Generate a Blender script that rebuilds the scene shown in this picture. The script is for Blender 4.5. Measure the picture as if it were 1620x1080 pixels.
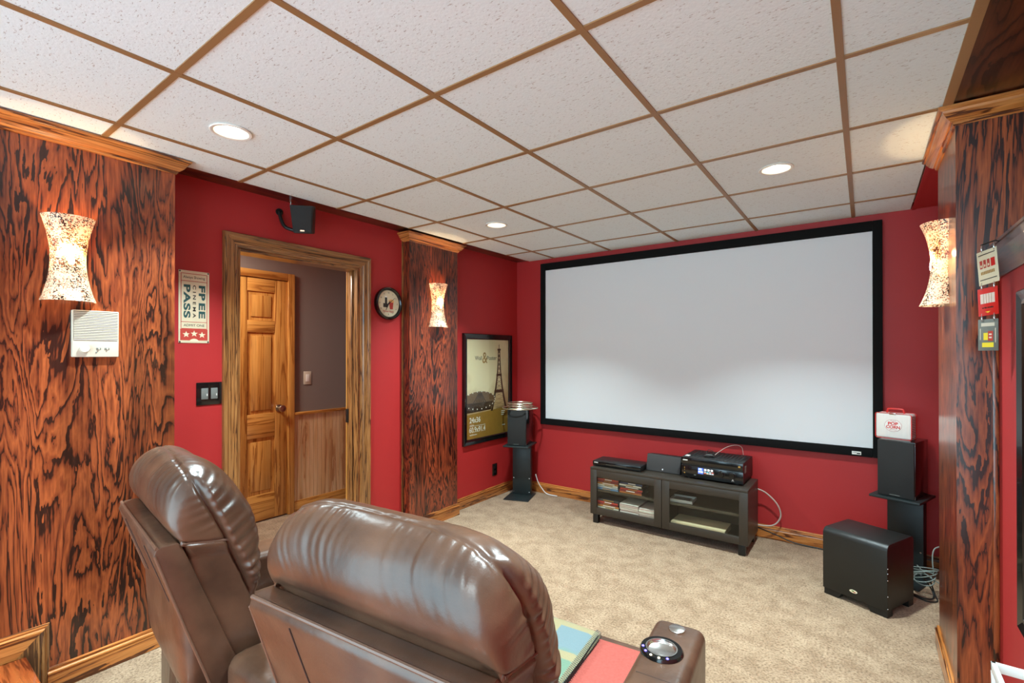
import bpy, bmesh, math, random
import numpy as np
from mathutils import Vector, Matrix, Euler
random.seed(7)
rng = np.random.default_rng(11)
for o in list(bpy.data.objects): bpy.data.objects.remove(o)
scene = bpy.context.scene
COL = scene.collection
R = math.radians
# ------------------------------------------------------------------ camera, world, lights, exposure
cam = bpy.data.cameras.new('camera'); camo = bpy.data.objects.new('camera', cam); COL.objects.link(camo)
camo.location = (0, 0, 1.4); camo.rotation_euler = (R(90) + 0.0038, 0, 0.6258)
cam.sensor_fit = 'HORIZONTAL'; cam.sensor_width = 36; cam.lens = 759.7/1620*36
cam.shift_x = -8.56/1620; cam.shift_y = 16.94/1620; cam.clip_start = 0.02
scene.camera = camo
scene.view_settings.view_transform = 'Standard'; scene.view_settings.look = 'None'
scene.view_settings.gamma = 1; scene.view_settings.use_curve_mapping = False
scene.view_settings.exposure = 0.16
W = bpy.data.worlds.new('world'); scene.world = W; W.use_nodes = True
W.node_tree.nodes['Background'].inputs[0].default_value = (0.60, 0.90, 1.05, 1)
W.node_tree.nodes['Background'].inputs[1].default_value = 5.4
CAN_POWER = 27; CAN_COL = (0.80, 1.0, 1.05)
SCONCE_POWER = 10.0; SCONCE_COL = (1.0, 0.66, 0.34)
CANS = [(-2.196, .946), (-2.196, 2.776), (-.366, 2.776), (-.366, .946), (-2.196, -.884), (-.366, -.884)]
def light(name, kind, loc, power, col, size=.1, rot=(0, 0, 0), spread=180):
    l = bpy.data.lights.new(name, kind); l.energy = power; l.color = col
    if kind == 'AREA': l.shape = 'DISK'; l.size = size; l.spread = R(spread)
    else: l.shadow_soft_size = size
    o = bpy.data.objects.new(name, l); o.location = loc; o.rotation_euler = rot; COL.objects.link(o); return o
light('hall_lamp', 'AREA', (-3.6, 1.2, 2.33), 34, (1.0, .95, .85), .3)
# ------------------------------------------------------------------ materials
def nodes(name):
    m = bpy.data.materials.new(name); m.use_nodes = True
    nt = m.node_tree; return m, nt, nt.nodes['Principled BSDF']
def srgb(r, g, b):
    f = lambda c: (c/255/12.92) if c/255 <= .04045 else ((c/255+.055)/1.055)**2.4
    return (f(r), f(g), f(b), 1)
def N(nt, t, **k):
    n = nt.nodes.new(t)
    for a, v in k.items(): setattr(n, a, v)
    return n
def plain(name, col, rough=.5, metal=0, coat=0, spec=.5, emit=0, bump=0, bscale=300, var=0):
    m, nt, b = nodes(name)
    b.inputs['Base Color'].default_value = col; b.inputs['Roughness'].default_value = rough
    b.inputs['Metallic'].default_value = metal; b.inputs['Coat Weight'].default_value = coat
    b.inputs['Specular IOR Level'].default_value = spec
    if emit: b.inputs['Emission Color'].default_value = col; b.inputs['Emission Strength'].default_value = emit
    if bump or var:
        tc = N(nt, 'ShaderNodeTexCoord'); nz = N(nt, 'ShaderNodeTexNoise')
        nz.inputs['Scale'].default_value = bscale; nz.inputs['Detail'].default_value = 4
        nt.links.new(tc.outputs['Object'], nz.inputs['Vector'])
        if bump:
            bp = N(nt, 'ShaderNodeBump'); bp.inputs['Strength'].default_value = bump; bp.inputs['Distance'].default_value = .002
            nt.links.new(nz.outputs['Fac'], bp.inputs['Height']); nt.links.new(bp.outputs['Normal'], b.inputs['Normal'])
        if var:
            mx = N(nt, 'ShaderNodeMixRGB'); mx.blend_type = 'MULTIPLY'; mx.inputs[0].default_value = var
            mx.inputs[1].default_value = col; nt.links.new(nz.outputs['Fac'], mx.inputs[2]); nt.links.new(mx.outputs[0], b.inputs['Base Color'])
    return m
def ramp(nt, stops, interp='LINEAR'):
    r = N(nt, 'ShaderNodeValToRGB'); cr = r.color_ramp; cr.interpolation = interp
    while len(cr.elements) > 1: cr.elements.remove(cr.elements[-1])
    cr.elements[0].position = stops[0][0]; cr.elements[0].color = stops[0][1]
    for p, c in stops[1:]:
        e = cr.elements.new(p); e.color = c
    return r
def wood(name, axis, light_c, mid_c, dark_c, freq=2.6, stretch=.22, bands=9, rough=.28, coat=.4, pores=.5, blotch=.5, sharp=.32):
    """solid wood: contour lines of a stretched noise field give the cathedral figure"""
    m, nt, b = nodes(name); L = nt.links.new
    tc = N(nt, 'ShaderNodeTexCoord'); mp = N(nt, 'ShaderNodeMapping')
    s = [freq, freq, freq]; s['XYZ'.index(axis)] = freq*stretch
    mp.inputs['Scale'].default_value = s; L(tc.outputs['Object'], mp.inputs['Vector'])
    n1 = N(nt, 'ShaderNodeTexNoise'); n1.inputs['Scale'].default_value = 1; n1.inputs['Detail'].default_value = 6.0; n1.inputs['Roughness'].default_value = .52; n1.inputs['Distortion'].default_value = .45
    L(mp.outputs[0], n1.inputs['Vector'])
    mul = N(nt, 'ShaderNodeMath', operation='MULTIPLY'); mul.inputs[1].default_value = bands*2; L(n1.outputs['Fac'], mul.inputs[0])
    fr = N(nt, 'ShaderNodeMath', operation='FRACT'); L(mul.outputs[0], fr.inputs[0])
    # fine fibres
    mp2 = N(nt, 'ShaderNodeMapping'); s2 = [140, 140, 140]; s2['XYZ'.index(axis)] = 5
    mp2.inputs['Scale'].default_value = s2; L(tc.outputs['Object'], mp2.inputs['Vector'])
    n2 = N(nt, 'ShaderNodeTexNoise'); n2.inputs['Scale'].default_value = 1; n2.inputs['Detail'].default_value = 3; L(mp2.outputs[0], n2.inputs['Vector'])
    # blotchy stain
    n3 = N(nt, 'ShaderNodeTexNoise'); n3.inputs['Scale'].default_value = .9; n3.inputs['Detail'].default_value = 4; L(mp.outputs[0], n3.inputs['Vector'])
    ad = N(nt, 'ShaderNodeMath', operation='MULTIPLY_ADD'); L(n2.outputs['Fac'], ad.inputs[0]); ad.inputs[1].default_value = pores*.9; L(fr.outputs[0], ad.inputs[2])
    sub = N(nt, 'ShaderNodeMath', operation='SUBTRACT'); L(ad.outputs[0], sub.inputs[0]); sub.inputs[1].default_value = pores*.45
    r1 = ramp(nt, [(0, dark_c), (sharp*.55, dark_c), (sharp, mid_c), (.75, light_c), (1, mid_c)])
    # lines fade in and out
    n4 = N(nt, 'ShaderNodeTexNoise'); n4.inputs['Scale'].default_value = 2.3; n4.inputs['Detail'].default_value = 2; L(mp.outputs[0], n4.inputs['Vector'])
    fd = N(nt, 'ShaderNodeMath', operation='MULTIPLY_ADD'); L(n4.outputs['Fac'], fd.inputs[0]); fd.inputs[1].default_value = -1.1; fd.inputs[2].default_value = .55
    sb2 = N(nt, 'ShaderNodeMath', operation='SUBTRACT'); L(sub.outputs[0], sb2.inputs[0]); L(fd.outputs[0], sb2.inputs[1]); sb2.use_clamp = True
    L(sb2.outputs[0], r1.inputs[0])
    r3 = ramp(nt, [(.34, (1-blotch, 1-blotch, 1-blotch*.95, 1)), (.60, (1, 1, 1, 1))]); L(n3.outputs['Fac'], r3.inputs[0])
    mx = N(nt, 'ShaderNodeMixRGB'); mx.blend_type = 'MULTIPLY'; mx.inputs[0].default_value = 1; L(r1.outputs[0], mx.inputs[1]); L(r3.outputs[0], mx.inputs[2])
    r2 = ramp(nt, [(.3, (.45, .40, .36, 1)), (.62, (1, 1, 1, 1))]); L(n2.outputs['Fac'], r2.inputs[0])
    mx2 = N(nt, 'ShaderNodeMixRGB'); mx2.blend_type = 'MULTIPLY'; mx2.inputs[0].default_value = pores; L(mx.outputs[0], mx2.inputs[1]); L(r2.outputs[0], mx2.inputs[2])
    L(mx2.outputs[0], b.inputs['Base Color'])
    bp = N(nt, 'ShaderNodeBump'); bp.inputs['Strength'].default_value = .12; bp.inputs['Distance'].default_value = .001
    L(n2.outputs['Fac'], bp.inputs['Height']); L(bp.outputs['Normal'], b.inputs['Normal'])
    b.inputs['Roughness'].default_value = rough; b.inputs['Coat Weight'].default_value = coat; b.inputs['Coat Roughness'].default_value = .18
    return m
PANEL = dict(light_c=srgb(180, 92, 48), mid_c=srgb(132, 61, 33), dark_c=srgb(54, 29, 20))
panel_z = wood('stained_oak_panel', 'Z', freq=5.6, stretch=.15, bands=9, blotch=.62, sharp=.28, pores=.6, **PANEL)
pil_z = wood('stained_oak_pilaster', 'Z', light_c=srgb(170, 78, 44), mid_c=srgb(122, 50, 29), dark_c=srgb(46, 23, 16), freq=7.5, stretch=.14, bands=10, blotch=.55, sharp=.40)
soff_y = wood('dark_oak_soffit', 'Y', light_c=srgb(110, 58, 30), mid_c=srgb(88, 44, 24), dark_c=srgb(40, 20, 12), freq=3, stretch=.2, bands=6, blotch=.4)
OAK = dict(light_c=srgb(216, 140, 72), mid_c=srgb(186, 108, 48), dark_c=srgb(96, 48, 20))
oak_y = wood('golden_oak_y', 'Y', freq=9, stretch=.06, bands=6, blotch=.3, sharp=.22, **OAK)
oak_x = wood('golden_oak_x', 'X', freq=9, stretch=.06, bands=6, blotch=.3, sharp=.22, **OAK)
CAS = dict(light_c=srgb(176, 122, 70), mid_c=srgb(150, 98, 52), dark_c=srgb(84, 50, 26))
cas_z = wood('casing_oak_z', 'Z', freq=12, stretch=.05, bands=6, blotch=.3, sharp=.26, **CAS)
cas_y = wood('casing_oak_y', 'Y', freq=12, stretch=.05, bands=6, blotch=.3, sharp=.26, **CAS)
pine_z = wood('honey_door_z', 'Z', light_c=srgb(222, 162, 84), mid_c=srgb(208, 144, 68), dark_c=srgb(166, 104, 44), freq=8, stretch=.05, bands=4, blotch=.15, sharp=.25, pores=.3, rough=.35)
pine_y = wood('honey_door_y', 'Y', light_c=srgb(222, 162, 84), mid_c=srgb(208, 144, 68), dark_c=srgb(166, 104, 44), freq=8, stretch=.05, bands=4, blotch=.15, sharp=.25, pores=.3, rough=.35)
bead_z = wood('beadboard_maple', 'Z', light_c=srgb(236, 196, 150), mid_c=srgb(224, 174, 122), dark_c=srgb(196, 138, 90), freq=6, stretch=.1, bands=3, blotch=.2, sharp=.2, pores=.25, rough=.4, coat=.1)
step_x = wood('polished_step', 'X', light_c=srgb(206, 110, 54), mid_c=srgb(186, 86, 40), dark_c=srgb(120, 46, 20), freq=5, stretch=.08, bands=4, blotch=.2, sharp=.2, rough=.16, coat=.8)
red = plain('red_wall_paint', srgb(174, 37, 37), .55, bump=.25, bscale=420)
gray = plain('taupe_hall_paint', srgb(132, 120, 112), .6, bump=.2, bscale=300)
beige = plain('cream_paint', srgb(225, 215, 200), .6)
tan = plain('tan_grid_metal', srgb(150, 112, 72), .4, bump=.15, bscale=120)
black = plain('black_satin', srgb(20, 21, 20), .42)
blackgloss = plain('black_gloss', srgb(14, 15, 15), .18, coat=.3)
velvet = plain('black_velvet', srgb(12, 12, 12), .8, spec=.2)
grille = plain('speaker_cloth', srgb(34, 34, 33), .75, bump=.8, bscale=900)
vinyl = plain('black_ash_vinyl', srgb(27, 28, 26), .38, bump=.4, bscale=500)
steelblk = plain('black_powder_coat', srgb(30, 38, 38), .45, bump=.2, bscale=700)
brownblk = plain('black_brown_veneer', srgb(54, 47, 39), .42, bump=.15, bscale=150)
brownin = plain('black_brown_inside', srgb(70, 60, 48), .55)
chrome = plain('brushed_steel', srgb(205, 203, 198), .25, 1)
nickel = plain('satin_nickel', srgb(190, 182, 168), .3, 1)
white = plain('white_plastic', srgb(236, 233, 224), .4)
ivory = plain('ivory_plastic', srgb(206, 196, 176), .45)
whitewire = plain('white_wire_coat', srgb(232, 232, 228), .35)
greywire = plain('grey_cable', srgb(190, 172, 160), .5)
darkwire = plain('dark_cable', srgb(40, 42, 40), .5)
cream = plain('cream_print', srgb(236, 224, 190), .5, var=.12, bscale=40)
redprint = plain('red_print', srgb(196, 70, 58), .5, var=.2, bscale=90)
teal = plain('teal_print', srgb(44, 92, 92), .5, var=.3, bscale=120)
darkprint = plain('dark_print', srgb(50, 46, 40), .5)
brightred = plain('bright_red_enamel', srgb(214, 40, 34), .3, coat=.4)
gold = plain('gold_print', srgb(176, 132, 58), .45, var=.25, bscale=25)
yellow = plain('yellow_print', srgb(232, 208, 50), .5)
greyp = plain('grey_print', srgb(120, 124, 116), .5, var=.3, bscale=60)
paperw = plain('white_print', srgb(240, 238, 230), .5)
paleprint = plain('pale_print', srgb(236, 214, 200), .6, var=.2, bscale=60)
screenm = plain('screen_fabric', srgb(226, 227, 228), .65, bump=.05, bscale=800)
lens_on = plain('lit_lens', (1, .9, .72, 1), .4, emit=9)
baffle = plain('white_baffle', srgb(245, 240, 228), .4)
blueled = plain('blue_led', (.15, .12, 1, 1), .4, emit=3)
warmled = plain('warm_led', (1, .85, .5, 1), .4, emit=1.5)
disp = plain('display_blue', (.08, .16, .7, 1), .3, emit=.9)
dispw = plain('display_white', (.9, .95, 1, 1), .3, emit=.9)
dispc = plain('display_cyan', (.2, .7, .8, 1), .3, emit=.7)
dispr = plain('display_red', (.8, .2, .15, 1), .3, emit=.7)
thread = plain('dark_thread', srgb(46, 30, 24), .7)
pipeleather = plain('leather_piping', srgb(104, 76, 60), .35, coat=.2)
silverreel = plain('reel_metal', srgb(214, 204, 180), .3, .85)
def leather_mat():
    m, nt, b = nodes('brown_leather'); L = nt.links.new
    tc = N(nt, 'ShaderNodeTexCoord')
    n = N(nt, 'ShaderNodeTexNoise'); n.inputs['Scale'].default_value = 9; n.inputs['Detail'].default_value = 5; L(tc.outputs['Object'], n.inputs['Vector'])
    r = ramp(nt, [(.3, srgb(62, 42, 31)), (.7, srgb(93, 65, 48))]); L(n.outputs['Fac'], r.inputs[0]); L(r.outputs[0], b.inputs['Base Color'])
    v = N(nt, 'ShaderNodeTexVoronoi'); v.inputs['Scale'].default_value = 420; L(tc.outputs['Object'], v.inputs['Vector'])
    n2 = N(nt, 'ShaderNodeTexNoise'); n2.inputs['Scale'].default_value = 26; n2.inputs['Detail'].default_value = 4; L(tc.outputs['Object'], n2.inputs['Vector'])
    b1 = N(nt, 'ShaderNodeBump'); b1.inputs['Strength'].default_value = .25; b1.inputs['Distance'].default_value = .006; L(n2.outputs['Fac'], b1.inputs['Height'])
    b2 = N(nt, 'ShaderNodeBump'); b2.inputs['Strength'].default_value = .12; b2.inputs['Distance'].default_value = .0006; L(v.outputs['Distance'], b2.inputs['Height']); L(b1.outputs['Normal'], b2.inputs['Normal'])
    L(b2.outputs['Normal'], b.inputs['Normal'])
    b.inputs['Roughness'].default_value = .34; b.inputs['Coat Weight'].default_value = .12; b.inputs['Coat Roughness'].default_value = .25
    return m
leather = leather_mat()
def carpet_mat():
    m, nt, b = nodes('beige_carpet'); L = nt.links.new
    tc = N(nt, 'ShaderNodeTexCoord')
    a = N(nt, 'ShaderNodeTexNoise'); a.inputs['Scale'].default_value = 9; a.inputs['Detail'].default_value = 5; a.inputs['Roughness'].default_value = .65; L(tc.outputs['Object'], a.inputs['Vector'])
    f = N(nt, 'ShaderNodeTexNoise'); f.inputs['Scale'].default_value = 95; f.inputs['Detail'].default_value = 5; f.inputs['Roughness'].default_value = .7; L(tc.outputs['Object'], f.inputs['Vector'])
    r1 = ramp(nt, [(.36, srgb(152, 125, 98)), (.62, srgb(178, 152, 124))]); L(a.outputs['Fac'], r1.inputs[0])
    r2 = ramp(nt, [(.34, (.34, .28, .21, 1)), (.5, (.86, .83, .79, 1)), (.66, (1.15, 1.15, 1.15, 1))]); L(f.outputs['Fac'], r2.inputs[0])
    mx = N(nt, 'ShaderNodeMixRGB'); mx.blend_type = 'MULTIPLY'; mx.inputs[0].default_value = 1; L(r1.outputs[0], mx.inputs[1]); L(r2.outputs[0], mx.inputs[2])
    L(mx.outputs[0], b.inputs['Base Color'])
    bp = N(nt, 'ShaderNodeBump'); bp.inputs['Strength'].default_value = .9; bp.inputs['Distance'].default_value = .006; L(f.outputs['Fac'], bp.inputs['Height']); L(bp.outputs['Normal'], b.inputs['Normal'])
    b.inputs['Roughness'].default_value = .95; b.inputs['Specular IOR Level'].default_value = .1; b.inputs['Sheen Weight'].default_value = .2
    return m
carpet = carpet_mat()
def tile_mat():
    m, nt, b = nodes('fissured_ceiling_tile'); L = nt.links.new
    tc = N(nt, 'ShaderNodeTexCoord'); mp = N(nt, 'ShaderNodeMapping'); mp.inputs['Scale'].default_value = (75, 190, 120); L(tc.outputs['Object'], mp.inputs['Vector'])
    n = N(nt, 'ShaderNodeTexNoise'); n.inputs['Scale'].default_value = 1; n.inputs['Detail'].default_value = 2; L(mp.outputs[0], n.inputs['Vector'])
    r = ramp(nt, [(.30, srgb(192, 192, 190)), (.36, srgb(229, 239, 241))]); L(n.outputs['Fac'], r.inputs[0]); L(r.outputs[0], b.inputs['Base Color'])
    n2 = N(nt, 'ShaderNodeTexNoise'); n2.inputs['Scale'].default_value = 110; n2.inputs['Detail'].default_value = 2; L(tc.outputs['Object'], n2.inputs['Vector'])
    ad = N(nt, 'ShaderNodeMath', operation='MULTIPLY_ADD'); L(r.outputs[0], ad.inputs[0]); ad.inputs[1].default_value = 1.0; L(n2.outputs['Fac'], ad.inputs[2])
    bp = N(nt, 'ShaderNodeBump'); bp.inputs['Strength'].default_value = .35; bp.inputs['Distance'].default_value = .003; L(ad.outputs[0], bp.inputs['Height']); L(bp.outputs['Normal'], b.inputs['Normal'])
    b.inputs['Roughness'].default_value = .9; b.inputs['Specular IOR Level'].default_value = .2
    return m
tilem = tile_mat()
def glass_mat():
    m = bpy.data.materials.new('clear_glass'); m.use_nodes = True; nt = m.node_tree; nt.nodes.clear(); L = nt.links.new
    out = N(nt, 'ShaderNodeOutputMaterial'); mix = N(nt, 'ShaderNodeMixShader'); tr = N(nt, 'ShaderNodeBsdfTransparent'); gl = N(nt, 'ShaderNodeBsdfGlossy')
    tr.inputs[0].default_value = (.93, .95, .92, 1); gl.inputs['Roughness'].default_value = .03
    fz = N(nt, 'ShaderNodeFresnel'); fz.inputs[0].default_value = 1.5
    ge = N(nt, 'ShaderNodeNewGeometry'); om = N(nt, 'ShaderNodeMath', operation='SUBTRACT'); om.inputs[0].default_value = 1; L(ge.outputs['Backfacing'], om.inputs[1])
    mu = N(nt, 'ShaderNodeMath', operation='MULTIPLY'); L(fz.outputs[0], mu.inputs[0]); L(om.outputs[0], mu.inputs[1]); L(mu.outputs[0], mix.inputs[0]); L(tr.outputs[0], mix.inputs[1]); L(gl.outputs[0], mix.inputs[2]); L(mix.outputs[0], out.inputs[0])
    return m
glass = glass_mat()
def shade_mat():
    """mosaic crackle glass, lit from inside"""
    m = bpy.data.materials.new('crackle_mosaic_glass'); m.use_nodes = True; nt = m.node_tree; b = nt.nodes['Principled BSDF']; L = nt.links.new
    out = nt.nodes['Material Output']; tc = N(nt, 'ShaderNodeTexCoord')
    v = N(nt, 'ShaderNodeTexVoronoi'); v.inputs['Scale'].default_value = 260; L(tc.outputs['Object'], v.inputs['Vector'])
    n = N(nt, 'ShaderNodeTexNoise'); n.inputs['Scale'].default_value = 17; n.inputs['Detail'].default_value = 3; L(tc.outputs['Object'], n.inputs['Vector'])
    sp = N(nt, 'ShaderNodeSeparateColor'); L(v.outputs['Color'], sp.inputs[0])
    mp = N(nt, 'ShaderNodeMath', operation='MULTIPLY_ADD'); L(n.outputs['Fac'], mp.inputs[0]); mp.inputs[1].default_value = 2.0; L(sp.outputs[0], mp.inputs[2])
    r = ramp(nt, [(0, srgb(30, 26, 26)), (.40, srgb(60, 44, 36)), (.47, srgb(214, 150, 110)), (.55, srgb(250, 232, 200)), (1, srgb(255, 244, 224))])
    dv = N(nt, 'ShaderNodeMath', operation='MULTIPLY'); dv.inputs[1].default_value = .36; L(mp.outputs[0], dv.inputs[0]); L(dv.outputs[0], r.inputs[0])
    L(r.outputs[0], b.inputs['Base Color']); b.inputs['Roughness'].default_value = .25; b.inputs['Coat Weight'].default_value = .4
    tl = N(nt, 'ShaderNodeBsdfTranslucent'); L(r.outputs[0], tl.inputs[0])
    mx = N(nt, 'ShaderNodeMixShader'); mx.inputs[0].default_value = .55; L(b.outputs[0], mx.inputs[1]); L(tl.outputs[0], mx.inputs[2])
    em = N(nt, 'ShaderNodeEmission'); em.inputs[1].default_value = .22; L(r.outputs[0], em.inputs[0])
    ads = N(nt, 'ShaderNodeAddShader'); L(mx.outputs[0], ads.inputs[0]); L(em.outputs[0], ads.inputs[1]); L(ads.outputs[0], out.inputs[0])
    return m
shade = shade_mat()
def poster_mat():
    m, nt, b = nodes('sepia_poster_sky'); L = nt.links.new
    tc = N(nt, 'ShaderNodeTexCoord'); n = N(nt, 'ShaderNodeTexNoise'); n.inputs['Scale'].default_value = 4; n.inputs['Detail'].default_value = 8; L(tc.outputs['Object'], n.inputs['Vector'])
    g = N(nt, 'ShaderNodeTexGradient', gradient_type='SPHERICAL'); mp = N(nt, 'ShaderNodeMapping'); mp.inputs['Location'].default_value = (0, .1, -1.1); mp.inputs['Scale'].default_value = (0.0, 1.5, 1.2)
    L(tc.outputs['Object'], mp.inputs['Vector']); L(mp.outputs[0], g.inputs['Vector'])
    ad = N(nt, 'ShaderNodeMath', operation='MULTIPLY_ADD'); L(n.outputs['Fac'], ad.inputs[0]); ad.inputs[1].default_value = .9; L(g.outputs['Fac'], ad.inputs[2])
    r = ramp(nt, [(.3, srgb(122, 86, 62)), (.6, srgb(200, 168, 124)), (.95, srgb(244, 228, 190))]); L(ad.outputs[0], r.inputs[0]); L(r.outputs[0], b.inputs['Base Color'])
    b.inputs['Roughness'].default_value = .3
    return m
postersky = poster_mat()
def plaid_mat():
    m, nt, b = nodes('teal_plaid_wool'); L = nt.links.new
    tc = N(nt, 'ShaderNodeTexCoord'); sx = N(nt, 'ShaderNodeSeparateXYZ'); L(tc.outputs['Object'], sx.inputs[0])
    def stripe(sock, per, off, lo, hi):
        a = N(nt, 'ShaderNodeMath', operation='MULTIPLY_ADD'); L(sock, a.inputs[0]); a.inputs[1].default_value = 1/per; a.inputs[2].default_value = off
        f = N(nt, 'ShaderNodeMath', operation='FRACT'); L(a.outputs[0], f.inputs[0])
        r = ramp(nt, [(0, (1, 1, 1, 1)), (lo, (1, 1, 1, 1)), (hi, (0, 0, 0, 1)), (.97, (0, 0, 0, 1)), (1, (1, 1, 1, 1))]); L(f.outputs[0], r.inputs[0]); return r.outputs[0]
    a = stripe(sx.outputs[0], .135, .15, .2, .23); c = stripe(sx.outputs[1], .15, .45, .2, .23)
    mxm = N(nt, 'ShaderNodeMath', operation='MAXIMUM'); L(a, mxm.inputs[0]); L(c, mxm.inputs[1])
    n = N(nt, 'ShaderNodeTexNoise'); n.inputs['Scale'].default_value = 6; n.inputs['Detail'].default_value = 2; L(tc.outputs['Object'], n.inputs['Vector'])
    r = ramp(nt, [(.4, srgb(104, 130, 110)), (.55, srgb(108, 126, 130))]); L(n.outputs['Fac'], r.inputs[0])
    mix = N(nt, 'ShaderNodeMixRGB'); L(mxm.outputs[0], mix.inputs[0]); L(r.outputs[0], mix.inputs[1]); mix.inputs[2].default_value = srgb(146, 136, 104)
    f = N(nt, 'ShaderNodeTexNoise'); f.inputs['Scale'].default_value = 260; L(tc.outputs['Object'], f.inputs['Vector'])
    bp = N(nt, 'ShaderNodeBump'); bp.inputs['Strength'].default_value = .6; bp.inputs['Distance'].default_value = .003; L(f.outputs['Fac'], bp.inputs['Height']); L(bp.outputs['Normal'], b.inputs['Normal'])
    L(mix.outputs[0], b.inputs['Base Color']); b.inputs['Roughness'].default_value = .95; b.inputs['Specular IOR Level'].default_value = .1
    return m
plaid = plaid_mat()
coral = plain('coral_wool', srgb(178, 92, 82), .95, bump=.9, bscale=160, spec=.05, var=.35)
# ------------------------------------------------------------------ mesh helpers
def smooth_path(P, n=6):
    P = [Vector(p) for p in P]; out = []
    for i in range(len(P)-1):
        a, b, c, d = P[max(i-1, 0)], P[i], P[i+1], P[min(i+2, len(P)-1)]
        for k in range(n):
            t = k/n; out.append(tuple(.5*((2*b)+(c-a)*t+(2*a-5*b+4*c-d)*t*t+(3*b-a-3*c+d)*t**3)))
    return out+[tuple(P[-1])]
class MB:
    def __init__(s): s.v = []; s.f = []
    def add(s, verts, faces):
        n = len(s.v); s.v += [tuple(p) for p in verts]; s.f += [tuple(i+n for i in f) for f in faces]; return s
    def box(s, a, b):
        (x0, y0, z0), (x1, y1, z1) = a, b
        x0, x1 = min(x0, x1), max(x0, x1); y0, y1 = min(y0, y1), max(y0, y1); z0, z1 = min(z0, z1), max(z0, z1)
        return s.add([(x0, y0, z0), (x1, y0, z0), (x1, y1, z0), (x0, y1, z0), (x0, y0, z1), (x1, y0, z1), (x1, y1, z1), (x0, y1, z1)],
                     [(0, 3, 2, 1), (4, 5, 6, 7), (0, 1, 5, 4), (1, 2, 6, 5), (2, 3, 7, 6), (3, 0, 4, 7)])
    def prism(s, poly, lo, hi, axis):
        """poly in the two other axes (cyclic order), extruded along axis"""
        n = len(poly); i = 'XYZ'.index(axis)
        def P(p, h):
            q = [0, 0, 0]; q[i] = h; q[(i+1) % 3] = p[0]; q[(i+2) % 3] = p[1]; return tuple(q)
        return s.add([P(p, lo) for p in poly]+[P(p, hi) for p in poly],
                     [tuple(range(n))[::-1], tuple(range(n, 2*n))]+[(k, (k+1) % n, n+(k+1) % n, n+k) for k in range(n)])
    def lathe(s, prof, c=(0, 0, 0), axis='Z', n=32, a0=0, a1=2*math.pi, sx=1, sy=1, cap=False):
        closed = abs(a1-a0-2*math.pi) < 1e-6; m = n if closed else n+1; i = 'XYZ'.index(axis); V = []
        for r, h in prof:
            for k in range(m):
                a = a0+(a1-a0)*k/n; q = [0, 0, 0]; q[i] = h; q[(i+1) % 3] = r*math.cos(a)*sx; q[(i+2) % 3] = r*math.sin(a)*sy
                V.append(tuple(q[j]+c[j] for j in range(3)))
        F = []
        for j in range(len(prof)-1):
            for k in range(n):
                k2 = (k+1) % m; F.append((j*m+k, j*m+k2, (j+1)*m+k2, (j+1)*m+k))
        if cap:
            F.append(tuple(range(m))[::-1]); F.append(tuple(range((len(prof)-1)*m, len(prof)*m)))
        return s.add(V, F)
    def tube(s, pts, r, n=8, closed=False):
        P = [Vector(p) for p in pts]; V = []; up = None
        for i, p in enumerate(P):
            if closed: t = (P[(i+1) % len(P)]-P[i-1]).normalized()
            else: t = (P[min(i+1, len(P)-1)]-P[max(i-1, 0)]).normalized()
            if up is None: up = Vector((0, 0, 1)) if abs(t.z) < .9 else Vector((1, 0, 0))
            a = t.cross(up).normalized(); bb = a.cross(t).normalized(); up = bb
            for k in range(n):
                an = 2*math.pi*k/n; V.append(p+(a*math.cos(an)+bb*math.sin(an))*r)
        F = []; m = len(P); rr = m if closed else m-1
        for i in range(rr):
            for k in range(n):
                j = (i+1) % m; F.append((i*n+k, i*n+(k+1) % n, j*n+(k+1) % n, j*n+k))
        if not closed: F += [tuple(range(n)), tuple(range((m-1)*n, m*n))[::-1]]
        return s.add([tuple(v) for v in V], F)
    def build(s, name, mat, parent=None, smooth=False, bevel=0, seg=2, loc=(0, 0, 0), rot=(0, 0, 0), angle=30):
        me = bpy.data.meshes.new(name); me.from_pydata(s.v, [], s.f)
        bm = bmesh.new(); bm.from_mesh(me)
        bmesh.ops.remove_doubles(bm, verts=bm.verts, dist=1e-6)
        bmesh.ops.recalc_face_normals(bm, faces=bm.faces)
        if bevel:
            es = [e for e in bm.edges if len(e.link_faces) == 2 and e.calc_face_angle(0) > R(angle)]
            bmesh.ops.bevel(bm, geom=es, offset=bevel, segments=seg, affect='EDGES', profile=.5, clamp_overlap=True)
        bm.to_mesh(me); bm.free()
        if smooth or bevel:
            for p in me.polygons: p.use_smooth = True
            try: me.set_sharp_from_angle(angle=R(40))
            except Exception: pass
        me.materials.append(mat)
        o = bpy.data.objects.new(name, me); o.location = loc; o.rotation_euler = rot; COL.objects.link(o)
        if parent: o.parent = parent
        return o
def B(a, b): return MB().box(a, b)
def thing(name, label, cat, loc=(0, 0, 0), rz=0, group=None):
    o = bpy.data.objects.new(name, None); COL.objects.link(o); o.location = loc; o.rotation_euler = (0, 0, rz); o.empty_display_size = .1
    o['label'] = label; o['category'] = cat
    if group: o['group'] = group
    return o
def tag(o, label, cat, group=None):
    o['label'] = label; o['category'] = cat
    if group: o['group'] = group
    return o
def dual(o):
    o.data.materials.append(oak_x)
    for p in o.data.polygons:
        if abs(p.normal.y) > abs(p.normal.x)+1e-4: p.material_index = 1
    return o
def struct(o, label=None):
    o['kind'] = 'structure'
    if label: o['label'] = label
    return o
def stuff(o): o['kind'] = 'stuff'; return o
def basis(right, up, loc):
    r = Vector(right).normalized(); u = Vector(up).normalized(); n = r.cross(u)
    return Matrix(((r.x, u.x, n.x, loc[0]), (r.y, u.y, n.y, loc[1]), (r.z, u.z, n.z, loc[2]), (0, 0, 0, 1)))
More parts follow.
